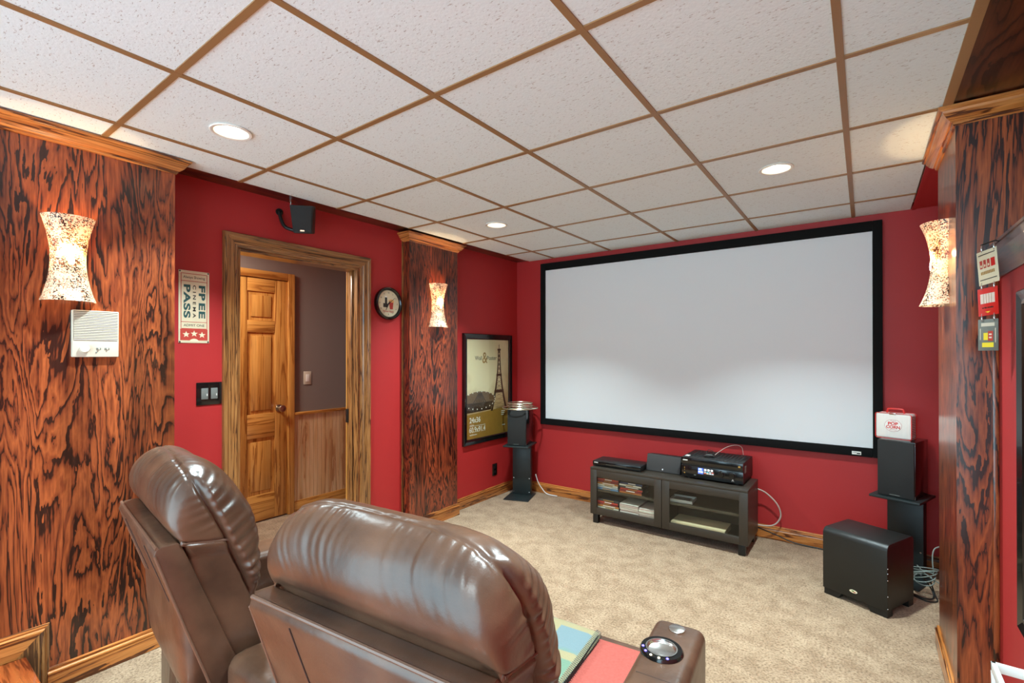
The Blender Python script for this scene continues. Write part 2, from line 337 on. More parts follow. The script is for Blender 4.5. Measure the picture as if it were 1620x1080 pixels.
def text(s, name, size, mat, mtx, parent, width=None, bold=0, align='CENTER', space=1.0, ext=.0004):
    c = bpy.data.curves.new(name, 'FONT'); c.body = s; c.size = size; c.align_x = align; c.align_y = 'CENTER'; c.extrude = ext; c.offset = bold; c.space_character = space
    o = bpy.data.objects.new(name, c); COL.objects.link(o)
    dg = bpy.context.evaluated_depsgraph_get(); me = bpy.data.meshes.new_from_object(o.evaluated_get(dg))
    bpy.data.objects.remove(o); bpy.data.curves.remove(c)
    if width:
        xs = [v.co.x for v in me.vertices]; w = max(xs)-min(xs); k = width/w; cx = (max(xs)+min(xs))/2
        for v in me.vertices: v.co.x = (v.co.x-cx)*k
    me.materials.clear(); me.materials.append(mat)
    for v in me.vertices: v.co = mtx @ v.co
    me.update()
    o = bpy.data.objects.new(name, me); COL.objects.link(o)
    if parent: o.parent = parent
    return o
def mitre(path, prof, side, closed=False):
    """sweep profile [(out, z)] along a horizontal open path; side=+1 offsets to the right of travel"""
    P = [Vector((p[0], p[1])) for p in path]; n = len(P); V = []
    for i, p in enumerate(P):
        d1 = (P[i]-P[i-1]).normalized() if i > 0 else None; d2 = (P[i+1]-P[i]).normalized() if i < n-1 else None
        nn = lambda d: Vector((d.y, -d.x))*side
        if d1 is None: o = nn(d2)
        elif d2 is None: o = nn(d1)
        else:
            a, b = nn(d1), nn(d2); s = a+b; o = s/(s.dot(a))
        for q, z in prof: V.append((p.x+o.x*q, p.y+o.y*q, z))
    m = len(prof); F = []
    for i in range(n-1):
        for k in range(m):
            k2 = (k+1) % m; F.append((i*m+k, i*m+k2, (i+1)*m+k2, (i+1)*m+k))
    F += [tuple(range(m)), tuple(range((n-1)*m, n*m))[::-1]]
    return MB().add(V, F)
# ------------------------------------------------------------------ room shell
XL, XR, YS, ZC = -2.96, .405, 4.09, 2.35; XU_ = .70
YB = -1.6
struct(B((-4.6, YB, -.12), (XU_+.1, YS+.1, 0)).build('floor', carpet), 'beige cut pile carpet')
struct(B((XL-.12, YS, 0), (XU_+.1, YS+.1, 2.6)).build('wall_screen', red), 'red painted wall behind the projection screen')
DY0, DY1, DZ = 1.31, 2.145, 2.02
wl = MB().box((XL-.12, YB, 0), (XL, DY0, 2.6)); wl.box((XL-.12, DY1, 0), (XL, YS, 2.6)); wl.box((XL-.12, DY0, DZ), (XL, DY1, 2.6))
struct(wl.build('wall_left', red), 'red painted wall with the doorway')
XU = .70                                                # the wall above the ledge stands further back
wr = MB().box((XR, YB, 0), (XU+.1, 2.5, 1.70)); wr.box((XU, YB, 1.70), (XU+.1, 2.5, 2.6)); wr.box((XR+.001, 3.05, 0), (XU+.1, YS, 2.6)); wr.box((XU, 2.5, 0), (XU+.1, 3.05, 2.6))
struct(wr.build('wall_right', red), 'red painted wall at the right with a ledge at chest height')
# hall behind the doorway
XH = -4.10
struct(B((XH-.1, .3, 0), (XH, 3.6, 2.45)).build('wall_hall', gray), 'taupe hallway wall')
struct(B((XH, 3.5, 0), (XL-.12, 3.6, 2.45)).build('wall_hall_end', gray)); struct(B((XH, .3, 0), (XL-.12, .4, 2.45)).build('wall_hall_near', gray))
struct(B((XH, .4, 2.36), (XL-.12, 3.5, 2.45)).build('ceiling_hall', beige))
hw = bpy.data.objects['wall_hall']
bd = MB(); y = 2.28; pl = .0385
for k in range(29):                                     # beadboard planks with recessed joints
    y0 = 2.28+k*pl; bd.prism([(y0+.0025, XH-.001), (y0+pl-.0025, XH-.001), (y0+pl-.001, XH+.006), (y0+pl-.006, XH+.012), (y0+.006, XH+.012), (y0+.001, XH+.006)][::1], .1, .86, 'Z') if False else None
    bd.box((XH, y0+.002, .1), (XH+.012, y0+pl-.002, .86)); bd.box((XH, y0+pl-.002, .1), (XH+.007, y0+pl+.002, .86))
o = stuff(bd.build('beadboard', bead_z, hw))
MB().prism([(XH, .855), (XH+.02, .855), (XH+.032, .872), (XH+.03, .882), (XH, .885)], 2.28, 3.5, 'Y') if False else None
B((XH, 2.28, .858), (XH+.03, 3.5, .884)).build('chair_rail', pine_y, hw, bevel=.006)
B((XH, 2.28, 0), (XH+.018, 3.5, .10)).build('hall_baseboard', pine_y, hw, bevel=.006)
d = struct(B((XH+.001, 1.462, .012), (XH+.006, 2.222, 2.03)).build('door_1', pine_z), 'closed honey stained panel door in the hallway')
def bar(a, b, name, mat, par, bev=.004): return B(a, b).build(name, mat, par, bevel=bev)
X1 = XH+.018
for (ya, yb) in ((1.462, 1.572), (2.112, 2.222)): bar((XH+.006, ya, .012), (X1, yb, 2.03), 'stile', pine_z, d)
bar((XH+.006, 1.80, .012), (X1, 1.885, 2.03), 'stile', pine_z, d)
for (za, zb) in ((.012, .23), (.70, .90), (1.58, 1.68), (1.92, 2.03)):
    for ya, yb in ((1.572, 1.80), (1.885, 2.112)): bar((XH+.006, ya, za), (X1, yb, zb), 'rail', pine_y, d)
for (za, zb) in ((.23, .70), (.90, 1.58), (1.68, 1.92)):
    for ya, yb in ((1.572, 1.80), (1.885, 2.112)):
        bar((XH+.006, ya+.03, za+.03), (XH+.015, yb-.03, zb-.03), 'panel', pine_z, d, .006)
kn = MB().lathe([(.002, .0), (.032, .0), (.032, .006), (.012, .008), (.011, .03), (.026, .042), (.031, .055), (.026, .068), (.001, .072)], (X1, 2.148, .935), 'X', 20).build('door_knob', nickel, d, True)
for a, b, n_, mt in (((XH, 2.222, 0), (XH+.035, 2.282, 2.10), 'casing_leg', pine_z), ((XH, 1.40, 0), (XH+.035, 1.462, 2.10), 'casing_leg', pine_z), ((XH, 1.462, 2.035), (XH+.035, 2.222, 2.10), 'casing_head', pine_y)):
    bar(a, b, n_, mt, d, .008)
# doorway casing + jambs
dz = DZ
ct = struct(B((XL-.118, DY0-.0, 0), (XL-.002, DY0+.018, dz)).build('trim_1', cas_z), 'brown oak casing around the doorway')
B((XL-.118, DY1-.018, 0), (XL-.002, DY1, dz)).build('jamb', cas_z, ct); B((XL-.118, DY0+.018, dz-.018), (XL-.002, DY1-.018, dz)).build('jamb_head', cas_y, ct)
B((XL-.085, DY1-.03, 0), (XL-.05, DY1-.018, dz-.018)).build('door_stop', cas_z, ct, bevel=.003)
B((XL-.128, DY1-.022, 0), (XL-.118, DY1+.06, dz)).build('hall_casing', pine_z, ct)
B((XL-.117, DY1-.034, .90), (XL-.088, DY1-.018, 1.0)).build('strike_plate', black, ct, bevel=.004)
def casing_prof(sgn): # (across, out) stepped colonial profile; across measured outward from the opening
    return [(0, 0), (0, .012), (.006, .016), (.018, .014), (.024, .02), (.055, .022), (.062, .028), (.078, .028), (.082, .022), (.082, 0)]
def casing_leg(y0, sgn, z0, z1a, z1b, name, mat):
    pr = casing_prof(1); m = MB(); n = len(pr); V = []
    for a, o_ in pr: V.append((XL+o_, y0+sgn*a, z0))
    for a, o_ in pr: V.append((XL+o_, y0+sgn*a, dz+a-.0))
    m.add(V, [tuple(range(n)), tuple(range(n, 2*n))]+[(k, (k+1) % n, n+(k+1) % n, n+k) for k in range(n)])
    return m.build(name, mat, ct)
casing_leg(DY0, -1, 0, 0, 0, 'casing_leg', cas_z); casing_leg(DY1, 1, 0, 0, 0, 'casing_leg', cas_z)
pr = casing_prof(1); n = len(pr); V = [(XL+o_, DY0-a, dz+a) for a, o_ in pr]+[(XL+o_, DY1+a, dz+a) for a, o_ in pr]
MB().add(V, [tuple(range(n)), tuple(range(n, 2*n))]+[(k, (k+1) % n, n+(k+1) % n, n+k) for k in range(n)]).build('casing_head', cas_y, ct)
# panelled bay, pilasters
BX, BY = -2.745, .925
struct(B((XL, YB, 0), (BX, BY, ZC-.002)).build('wall_panel_left', panel_z), 'dark stained oak plywood panelling at the left')
PX, PY0, PY1 = -2.88, 2.545, 3.09
pl_ = struct(B((XL, PY0, 0), (PX, PY1, ZC-.002)).build('pilaster', pil_z), 'stained oak pilaster beside the doorway')
B((XL, PY0-.012, 0), (XL+.012, PY0, ZC-.06)).build('edge_bead', cas_z, pl_, bevel=.003)
CX, CY0, CY1 = .288, 2.5, 3.05
pr_ = struct(B((CX, CY0, 0), (XU, CY1, ZC-.002)).build('pilaster', panel_z), 'stained oak pilaster at the right edge')
B((CX-.001, CY0-.004, .1), (CX+.006, CY0+.004, ZC-.07)).build('edge_bead', panel_z, pr_); B((XR-.018, CY0-.01, 0), (XR, CY0, 1.68)).build('edge_bead', panel_z, pr_, bevel=.003)
CROWN = [(0, 2.283), (.006, 2.283), (.010, 2.290), (.010, 2.296), (.017, 2.298), (.030, 2.310), (.040, 2.326), (.043, 2.334), (.050, 2.336), (.055, 2.342), (.055, 2.3485), (0, 2.3485)]
struct(dual(mitre([(BX, YB), (BX, BY), (XL, BY)], CROWN, 1).build('trim_2', oak_y)), 'golden oak crown moulding over the panelling')
struct(dual(mitre([(XL, PY0), (PX, PY0), (PX, PY1), (XL, PY1)], CROWN, 1).build('trim_3', oak_y)), 'golden oak crown around the left pilaster')
struct(dual(mitre([(XR, CY1), (CX, CY1), (CX, CY0), (XU, CY0)], CROWN, 1).build('trim_4', oak_y)), 'golden oak crown around the right pilaster')
BASE = [(0, 0), (.014, 0), (.014, .066), (.012, .072), (.016, .076), (.015, .082), (.008, .086), (.010, .092), (.007, .098), (0, .1)]
struct(dual(mitre([(BX, .475), (BX, BY), (XL, BY), (XL, DY0-.083)], BASE, 1).build('baseboard_left', oak_y)))
struct(dual(mitre([(XL, DY1+.083), (XL, PY0), (PX, PY0), (PX, PY1), (XL, PY1), (XL, YS-.014)], BASE, 1).build('baseboard_pilaster', oak_y)))
struct(mitre([(XL, YS), (XR, YS)], BASE, 1).build('baseboard_screen', oak_x))
struct(dual(mitre([(XR, YS-.015), (XR, CY1), (CX, CY1), (CX, CY0), (XR, CY0), (XR, .42)], BASE, 1).build('baseboard_right', oak_y)))
# upper stepped baseboard beside the platform
n = len(BASE); V = []
for a, z in BASE: V.append((BX+a, YB, .187+z))
for a, z in BASE: V.append((BX+a, .482-(.1-z), .187+z))
for a, z in BASE: V.append((BX+a, .482-(.1-z), 0))
ub = MB().add(V[:2*n], [tuple(range(n)), tuple(range(n, 2*n))]+[(k, (k+1) % n, n+(k+1) % n, n+k) for k in range(n)])
bp_ = struct(ub.build('baseboard_platform', oak_y), 'upper oak baseboard stepping over the seating platform')
MB().add(V[n:], [tuple(range(n)), tuple(range(n, 2*n))]+[(k, (k+1) % n, n+(k+1) % n, n+k) for k in range(n)]).build('vertical_return', cas_z, bp_)
# seating platform the camera stands on
pf = struct(B((BX+.018, YB, 0), (XR-.001, .385, .165)).build('floor_platform', carpet), 'raised seating platform')
B((BX+.022, YB, .165), (-.9, .41, .19)).build('step_tread', step_x, pf, bevel=.004)
B((-.9, YB, .165), (XR-.001, .41, .19)).build('step_tread', step_x, pf, bevel=.004)
# soffits and ceiling
struct(B((XL, YB, ZC+.012), (-2.79, YS, ZC+.03)).build('ceiling_soffit_left', soff_y)); struct(B((.262, YB, ZC+.004), (XU, CY0, ZC+.03)).build('ceiling_soffit_right', soff_y))
struct(B((.262, CY1, ZC+.004), (XR, YS, ZC+.03)).build('ceiling_soffit_far', red)); struct(B((.262, CY0, ZC+.004), (XR, CY1, ZC+.03)).build('ceiling_soffit_column', soff_y))
struct(B((.245, YB, ZC-.002), (.275, CY0-.056, ZC+.006)).build('trim_5', tan)); struct(B((.255, CY1+.056, ZC-.002), (.275, YS, ZC+.006)).build('trim_6', red))
cl = struct(B((-2.80, YB, ZC+.05), (.27, YS, ZC+.07)).build('ceiling', beige), 'suspended ceiling of white fissured tiles in a tan grid')
struct(B((XL-.12, YB, 2.55), (XU_+.1, YS+.1, 2.6)).build('ceiling_deck', beige))
GX = [-2.80] + [-2.5013+.61*i for i in range(5)] + [.25]
GY = [YB] + [1.2508+.61*j for j in range(-4, 5)] + [YS-.004]
GY = [g for g in GY if g >= YB]
HW = .011
tcache = {}
for i in range(len(GX)-1):
    for j in range(len(GY)-1):
        x0, x1, y0, y1 = GX[i]+.002, GX[i+1]-.002, GY[j]+.002, GY[j+1]-.002
        cx, cy = (x0+x1)/2, (y0+y1)/2; w, h = x1-x0, y1-y0
        can = any(abs(cx-c[0]) < .05 and abs(cy-c[1]) < .05 for c in CANS)
        key = (round(w, 3), round(h, 3), can)
        if key not in tcache:
            m = MB()
            if not can: m.box((-w/2, -h/2, .004), (w/2, h/2, .02))
            else:
                K = 32; V = []; F = []
                for zz in (.004, .02):
                    for k in range(K):
                        a = 2*math.pi*k/K; c, s = math.cos(a), math.sin(a); q = max(abs(c), abs(s)); V.append((c/q*w/2, s/q*h/2, zz))
                    for k in range(K):
                        a = 2*math.pi*k/K; V.append((.068*math.cos(a), .068*math.sin(a), zz))
                for k in range(K):
                    k2 = (k+1) % K
                    F += [(k, K+k, K+k2, k2), (2*K+k, 2*K+k2, 3*K+k2, 3*K+k), (k, k2, 2*K+k2, 2*K+k), (K+k, 3*K+k, 3*K+k2, K+k2)]
                m.add(V, F)
            t = m.build('ceiling_tile', tilem, cl); tcache[key] = t
        else:
            t = bpy.data.objects.new('ceiling_tile', tcache[key].data); COL.objects.link(t); t.parent = cl
        t.location = (cx, cy, ZC)
for x in GX[1:-1]: B((x-HW, YB, ZC-.001), (x+HW, YS-.004, ZC+.004)).build('ceiling_runner', tan, cl)
for y in GY[1:-1]:
    for i in range(len(GX)-1):
        a = GX[i]+(HW if i else 0); b = GX[i+1]-(HW if i < len(GX)-2 else 0)
        B((a, y-HW, ZC-.0005), (b, y+HW, ZC+.004)).build('ceiling_runner', tan, cl)
# recessed lights
cl_lab = ['round recessed downlight nearest the panelled left wall', 'small round recessed downlight above the poster corner', 'round recessed downlight on the right over the screen', None]
for k, (x, y) in enumerate(CANS):
    L_ = ['round recessed ceiling light over the doorway side, largest in view', 'round recessed ceiling light above the framed poster corner', 'round recessed ceiling light in front of the screen, right side',
          'recessed ceiling light above the leather recliners, out of frame', 'recessed ceiling light behind the camera on the left', 'recessed ceiling light behind the camera on the right'][k]
    t = thing('recessed_light', L_, 'ceiling light', (x, y, ZC), 0, 'recessed ceiling lights')
    MB().lathe([(.066, .004), (.079, .003), (.081, -.001), (.078, -.004), (.07, -.0045), (.066, -.002)], n=40).build('trim_ring', white, t, True)
    MB().lathe([(.068, 0), (.063, .02), (.052, .034), (.0485, .034)], n=40).build('baffle', baffle, t, True)
    MB().lathe([(.0005, .024), (.03, .026), (.047, .033)], n=32).build('bulb', lens_on, t, True)
    light('downlight_lamp', 'AREA', (x, y, ZC+.018), CAN_POWER, CAN_COL, .085, (0, 0, 0), 105)
# ------------------------------------------------------------------ projection screen
t = thing('projection_screen', 'large fixed frame projection screen, grey fabric in black velvet frame', 'projection screen', (-1.272, YS, 0))
SX0, SX1, SZ0, SZ1 = -1.370, 1.372, .697, 2.305   # local outer
B((SX0+.055, -.028, SZ0+.062), (SX1-.055, -.02, SZ1-.07)).build('screen_fabric', screenm, t)
fw_ = .055
for a, b in (((SX0, -.042, SZ0), (SX0+fw_, -.004, SZ1)), ((SX1-fw_, -.042, SZ0), (SX1, -.004, SZ1)), ((SX0+fw_, -.042, SZ0), (SX1-fw_, -.004, SZ0+.062)), ((SX0+fw_, -.042, SZ1-.07), (SX1-fw_, -.004, SZ1))):
    B(a, b).build('frame_bar', velvet, t, bevel=.004)
lb = B((1.200, -.0445, SZ0+.012), (1.252, -.042, SZ0+.034)).build('maker_plate', white, t)
MB().prism([(1.228, -.0449), (1.248, -.0449), (1.248, -.0445), (1.228, -.0445)], SZ0+.016, SZ0+.0245, 'Z').build('printed_mark', darkprint, lb)
text('elite', 'lettering', .012, darkprint, basis((1, 0, 0), (0, 0, 1), (1.216, -.0448, SZ0+.026)), lb, width=.02)
# ------------------------------------------------------------------ sconces
def sconce(lab, x, y, z, face, hw=.087, hh=.178, dep=.088):
    """half-hourglass wall light; local +Y is away from the wall"""
    t = thing('wall_sconce', lab, 'wall light', (x, y, z), face, 'mosaic glass wall sconces')
    prof = []; K = 18
    for k in range(K+1):
        q = -1+2*k/K; prof.append((q*hh, .66+.34*abs(q)**1.9+(.03 if q < 0 else 0)*q*q))
    n = 28; V = []; F = []
    for off in (0, .004):
        for zz, sc in prof:
            for k in range(n+1):
                a = math.pi*k/n; c = math.cos(a)
                V.append(((hw*sc-off)*c, max(0, (dep*sc**1.3-off)*math.sin(a)**.8), zz))
    m = n+1; S = (K+1)*m
    for j in range(K):
        for k in range(n):
            F.append((j*m+k, j*m+k+1, (j+1)*m+k+1, (j+1)*m+k)); F.append((S+j*m+k, S+(j+1)*m+k, S+(j+1)*m+k+1, S+j*m+k+1))
    for k in range(n):
        F.append((k, S+k, S+k+1, k+1)); F.append((K*m+k, K*m+k+1, S+K*m+k+1, S+K*m+k))
    MB().add(V, F).build('glass_shade', shade, t, True)
    B((-.035, 0, -.07), (.035, .012, .07)).build('back_plate', nickel, t, bevel=.003)
    B((-.012, .012, -.012), (.012, .03, .012)).build('bulb_holder', nickel, t)
    MB().lathe([(.0005, -.03), (.012, -.024), (.014, -.005), (.011, .018), (.0005, .03)], (0, .042, 0), n=14).build('bulb', lens_on, t, True)
    lo = light('sconce_lamp', 'POINT', (0, 0, 0), SCONCE_POWER, SCONCE_COL, .015)
    lo.parent = t; lo.location = (0, .045, .045)
sconce('mosaic glass wall sconce on the wide oak panelling above the intercom', BX, .535, 1.80, R(-90))
sconce('mosaic glass wall sconce on the narrow oak pilaster by the clock', PX, 2.84, 1.80, R(-90))
sconce('mosaic glass wall sconce on the right pilaster, seen from its side', CX, 2.77, 1.79, R(90))
# ------------------------------------------------------------------ wall-mounted small things on the left
def onX(x, y, z, parent_loc=(0, 0, 0)): return basis((0, 1, 0), (0, 0, 1), (x, y, z))
t = thing('intercom', 'cream intercom panel with ribbed grille on the oak panelling', 'intercom', (BX, .623, 1.387))
B((0, -.079, 0), (.022, .079, .202)).build('body', ivory, t, bevel=.004)
B((.022, -.075, .072), (.0224, .075, .198)).build('grille_back', plain('grille_gap', srgb(120, 110, 92), .6), t)
for k in range(17): B((.0224, -.074, .074+k*.0072), (.025, .074, .078+k*.0072)).build('grille_rib', ivory, t)
MB().lathe([(.017, .02), (.017, .034), (.015, .037), (.0005, .037)], (0, -.040, .036), 'X', 20).build('volume_knob', ivory, t, True)
for yy in (.008, .037):
    s_ = B((.022, yy-.008, .032), (.0235, yy+.008, .04)).build('slide_switch', greyp, t); B((.0235, yy-.002, .033), (.028, yy+.003, .039)).build('slider', ivory, s_)
for zz in (.188, .02): MB().lathe([(.003, .022), (.003, .0245), (.0005, .025)], (0, 0, zz), 'X', 10).build('screw', greyp, t)
# ticket sign
t = thing('ticket_sign', 'tin sign printed as a free cinema pass ticket on the red wall', 'wall sign', (XL, 1.0875, 1.46))
TW, TH = .074, .391
B((0, -TW, 0), (.003, TW, TH)).build('plate', cream, t, bevel=.001)
X_ = .0032
def strip(y0, y1, z0, z1, mat, name='printed_rule', x=X_): return B((x-.0003, y0, z0), (x, y1, z1)).build(name, mat, t)
iw = .061
strip(-iw-.003, -iw, .078, .376, redprint); strip(iw, iw+.003, .078, .376, redprint)
for z_ in (.373, .333, .112, .076): strip(-iw, iw, z_, z_+.003, redprint)
strip(-.066, .066, .014, .076, redprint, 'printed_band')
for yy, zz in ((-.038, .046), (0, .05), (.038, .044)):
    P = []
    for k in range(10):
        r_ = .018 if k % 2 == 0 else .0075; a = math.pi/2+k*math.pi/5; P.append((yy+r_*math.cos(a), zz+r_*math.sin(a)))
    MB().prism(P, X_, X_+.0003, 'X').build('printed_star', cream, t)
P = [(.022*math.cos(math.pi*k/12), .008+.015*math.sin(math.pi*k/12)) for k in range(13)]
MB().prism(P, X_, X_+.0003, 'X').build('printed_notch', cream, t)
text('Always Showing', 'lettering', .02, darkprint, onX(X_, 0, .355), t, width=.104)
text('ADMIT ONE', 'lettering', .018, darkprint, onX(X_, 0, .095), t, width=.1)
dn = lambda y, z: basis((0, 0, -1), (0, 1, 0), (X_, y, z))
text('FREE', 'lettering', .042, teal, dn(.036, .225), t, width=.18, bold=.0016, space=1.1)
text('PASS', 'lettering', .042, teal, dn(-.036, .225), t, width=.18, bold=.0016, space=1.1)
text('CINEMA', 'lettering', .02, darkprint, dn(0, .225), t, width=.178, bold=.0005, space=1.6)
for yy in (-.068, .068):
    for zz in (.006, TH-.006): MB().lathe([(.004, .003), (.004, .005), (.0005, .006)], (0, yy, zz), 'X', 10).build('screw', black, t)
# switches
t = thing('dimmer_switch', 'black two gang wall plate with grey dimmer paddles left of doorway', 'light switch', (XL, 1.162, 1.118))
B((0, -.064, 0), (.006, .064, .125)).build('wall_plate', blackgloss, t, bevel=.002)
for yy in (-.024, .024):
    p_ = B((.006, yy-.017, .032), (.010, yy+.017, .093)).build('paddle', plain('dimmer_grey', srgb(112, 116, 112), .4), t, bevel=.001); B((.010, yy+.009, .05), (.012, yy+.013, .062)).build('slider', white, p_)
t = thing('hall_switch', 'ivory rocker switch on the taupe hallway wall', 'light switch', (XH, 2.416, 1.125))
B((0, -.036, 0), (.006, .036, .118)).build('wall_plate', ivory, t, bevel=.002); B((.006, -.017, .026), (.010, .017, .092)).build('rocker', white, t, bevel=.001)
t = thing('wall_outlet', 'black wall outlet low on red wall under the framed poster', 'outlet', (XL, 3.71, .205))
B((0, -.036, 0), (.006, .036, .116)).build('wall_plate', blackgloss, t, bevel=.002)
for zz in (.036, .08): MB().lathe([(.014, .006), (.014, .0075), (.0005, .0078)], (0, 0, zz), 'X', 16).build('socket', black, t)
# satellite speaker over the door
t = thing('satellite_speaker', 'small black satellite speaker on a curved bracket above the doorway', 'speaker', (XL, 1.62, 2.12))
s_ = MB().prism([(-.055, .0), (.055, .0), (.068, .168), (-.068, .168)], -.045, .045, 'X')
o = s_.build('cabinet', black, t, bevel=.008, loc=(.115, .035, .035), rot=(0, R(14), R(-42)))
g_ = MB().prism([(-.05, .008), (.05, .008), (.062, .16), (-.062, .16)], .0455, .051, 'X').build('grille', grille, t, bevel=.003, loc=(.115, .035, .035), rot=(0, R(14), R(-42)))
B((.051, -.012, .013), (.0525, .012, .021)).build('badge', plain('copper_badge', srgb(214, 150, 120), .3, .8), g_)
MB().tube(smooth_path([(.006, -.065, .165), (.02, -.063, .12), (.045, -.05, .07), (.085, -.015, .05), (.1, .01, .06)]), .011, 10).build('bracket', black, t, True)
MB().lathe([(.022, 0), (.022, .008), (.0005, .009)], (0, -.065, .165), 'X', 16).build('wall_foot', black, t)
MB().tube(smooth_path([(.02, .0, .245), (.02, -.002, .21), (.03, .002, .18), (.065, .01, .165)]), .0035, 6).build('wire', whitewire, t, True)
# clock
t = thing('wall_clock', 'round wall clock with black rim and cream dial', 'clock', (XL, 2.394, 1.785))
MB().lathe([(.122, 0), (.126, .012), (.122, .03), (.112, .036), (.104, .03), (.1, .018), (.1, 0)], axis='X', n=56).build('rim', blackgloss, t, True)
MB().lathe([(.0005, .016), (.101, .016), (.101, .002), (.0005, .002)], axis='X', n=48).build('dial', cream, t)
for h in range(12):
    a = math.pi/2-h*math.pi/6; text(str(h or 12), 'numeral', .016, darkprint, onX(.0162, .082*math.cos(a), .082*math.sin(a)), t)
B((.016, -.05, -.03), (.0166, -.008, .0)).build('printed_projector', darkprint, t); B((.016, -.034, .0), (.0166, -.014, .045)).build('printed_projector', darkprint, t)
MB().lathe([(.009, .0163), (.0005, .0166)], (0, -.024, .048), 'X', 12).build('printed_reel', paperw, t)
MB().prism([(.012, -.042), (.04, -.042), (.046, .01), (.006, .01)], .016, .0166, 'X').build('printed_bucket', redprint, t)
for q in range(3): MB().lathe([(.012, .0163), (.0005, .0167)], (0, .012+q*.014, .018+.006*(q % 2)), 'X', 12).build('printed_popcorn', plain('popcorn_print', srgb(240, 190, 120), .5), t)
text('Movie Night', 'lettering', .02, redprint, onX(.0166, 0, -.06), t, width=.1)
def hand(a, L_, w, nm):
    c, s = math.cos(a), math.sin(a); P = [(-w*s-.02*c, w*c-.02*s), (w*s-.02*c, -w*c-.02*s), (L_*c+w*.5*s, L_*s-w*.5*c), (L_*c-w*.5*s, L_*s+w*.5*c)]
    MB().prism(P, .019, .0205, 'X').build(nm, black, t)
hand(R(242), .062, .0028, 'hour_hand'); hand(R(38), .075, .002, 'minute_hand')
MB().lathe([(.006, .018), (.006, .022), (.0005, .023)], axis='X', n=12).build('hub', black, t)
# framed posters
def poster_frame(lab, loc, rz, wd, ht, full=True):
    t = thing('framed_poster', lab, 'framed poster', loc, rz)
    fwid = .052; PR = [(0, 0), (0, .022), (.006, .027), (.03, .020), (.044, .022), (.052, .014), (.052, 0)]
    c = [(-wd/2, 0), (wd/2, 0), (wd/2, ht), (-wd/2, ht)]
    for k in range(4):
        (ya, za), (yb, zb) = c[k], c[(k+1) % 4]
        d_ = Vector((yb-ya, zb-za)).normalized(); nrm = Vector((-d_.y, d_.x)); V = []
        for a, o_ in PR: V.append((o_, ya+nrm.x*a+d_.x*a, za+nrm.y*a+d_.y*a))
        for a, o_ in PR: V.append((o_, yb+nrm.x*a-d_.x*a, zb+nrm.y*a-d_.y*a))
        n = len(PR); MB().add(V, [tuple(range(n)), tuple(range(n, 2*n))]+[(i, (i+1) % n, n+(i+1) % n, n+i) for i in range(n)]).build('frame_rail', blackgloss, t)
    iw, ih = wd-2*fwid+.006, ht-2*fwid+.006
    B((.002, -iw/2, fwid-.003), (.008, iw/2, fwid-.003+ih)).build('backing', black, t)
    return t, iw, ih, fwid
t, iw, ih, f0 = poster_frame('black framed sepia tower poster on the left wall near the screen', (XL, 3.605, .56), 0, .735, 1.03)
p = B((.008, -iw/2, f0), (.010, iw/2, f0+ih-.006)).build('poster', postersky, t)
x0 = .0104
def ps(poly, mat, nm, x=x0): return MB().prism(poly, x-.0004, x, 'X').build(nm, mat, p)
gz = f0+.235
ps([(-iw/2, f0), (iw/2, f0), (iw/2, gz+.025), (-iw/2, gz-.012)], gold, 'printed_band')
sep = plain('sepia_dark', srgb(74, 52, 38), .4, var=.5, bscale=60); sepm = plain('sepia_mid', srgb(128, 96, 66), .4, var=.4, bscale=50)
# lattice tower
tx = .165; tb, tt = gz-.0, .885
def tw(z): q = (z-tb)/(tt-tb); return .012+.105*(1-q)**2.1
lat = MB(); Z = np.linspace(tb, tt, 15)
for s in (-1, 1):
    for k in range(14):
        w0, w1 = tw(Z[k])*s, tw(Z[k+1])*s; e = .012*(1-k/15)+.004
        lat.prism([(tx+w0-e, Z[k]), (tx+w0+e, Z[k]), (tx+w1+e*.9, Z[k+1]), (tx+w1-e*.9, Z[k+1])], x0-.0004, x0+.0001, 'X')
for k in range(14):
    w0, w1 = tw(Z[k]), tw(Z[k+1]); e = .0035
    for s in (-1, 1): lat.prism([(tx-s*w0-e, Z[k]), (tx-s*w0+e, Z[k]), (tx+s*w1+e, Z[k+1]), (tx+s*w1-e, Z[k+1])], x0-.0004, x0, 'X')
for z_, h_ in ((tb+.17, .03), (tb+.335, .022), (tt-.01, .018)):
    w_ = tw(z_)+.014; lat.prism([(tx-w_, z_), (tx+w_, z_), (tx+w_*.92, z_+h_), (tx-w_*.92, z_+h_)], x0-.0004, x0+.0002, 'X')
lat.box((x0-.0004, tx-.004, tt), (x0, tx+.004, tt+.05)); lat.build('printed_tower', sep, p)
# carousel with bulbs
cy_, cz_ = -.135, gz+.115
P = [(cy_+.235*math.cos(2*math.pi*k/36), cz_+.085*math.sin(2*math.pi*k/36)) for k in range(36)]
P = [(max(-iw/2, min(iw/2, a)), b) for a, b in P]; ps(P, sepm, 'printed_carousel', x0+.0002)
ps([(cy_-.19, cz_-.11), (cy_+.17, cz_-.1), (cy_+.2, cz_-.02), (max(-iw/2, cy_-.2), cz_-.02)], sep, 'printed_carousel', x0+.0003)
for k in range(7): ps([(cy_-.16+k*.05, cz_-.1), (cy_-.145+k*.05, cz_-.1), (cy_-.005+k*.006, cz_+.07), (cy_-.015+k*.006, cz_+.07)], sep, 'printed_spoke', x0+.0005)
for k in range(22):
    a = 2*math.pi*k/22; yy, zz = cy_+.232*math.cos(a), cz_+.082*math.sin(a)
    if yy > -iw/2+.01: MB().lathe([(.0065, x0+.0006), (.0005, x0+.0009)], (0, yy, zz), 'X', 8).build('printed_bulb', paperw, p)
text('Wall', 'lettering', .056, darkprint, onX(x0, -.15, .80), p, width=.1); text('Poster', 'lettering', .056, darkprint, onX(x0, .05, .80), p, width=.15)
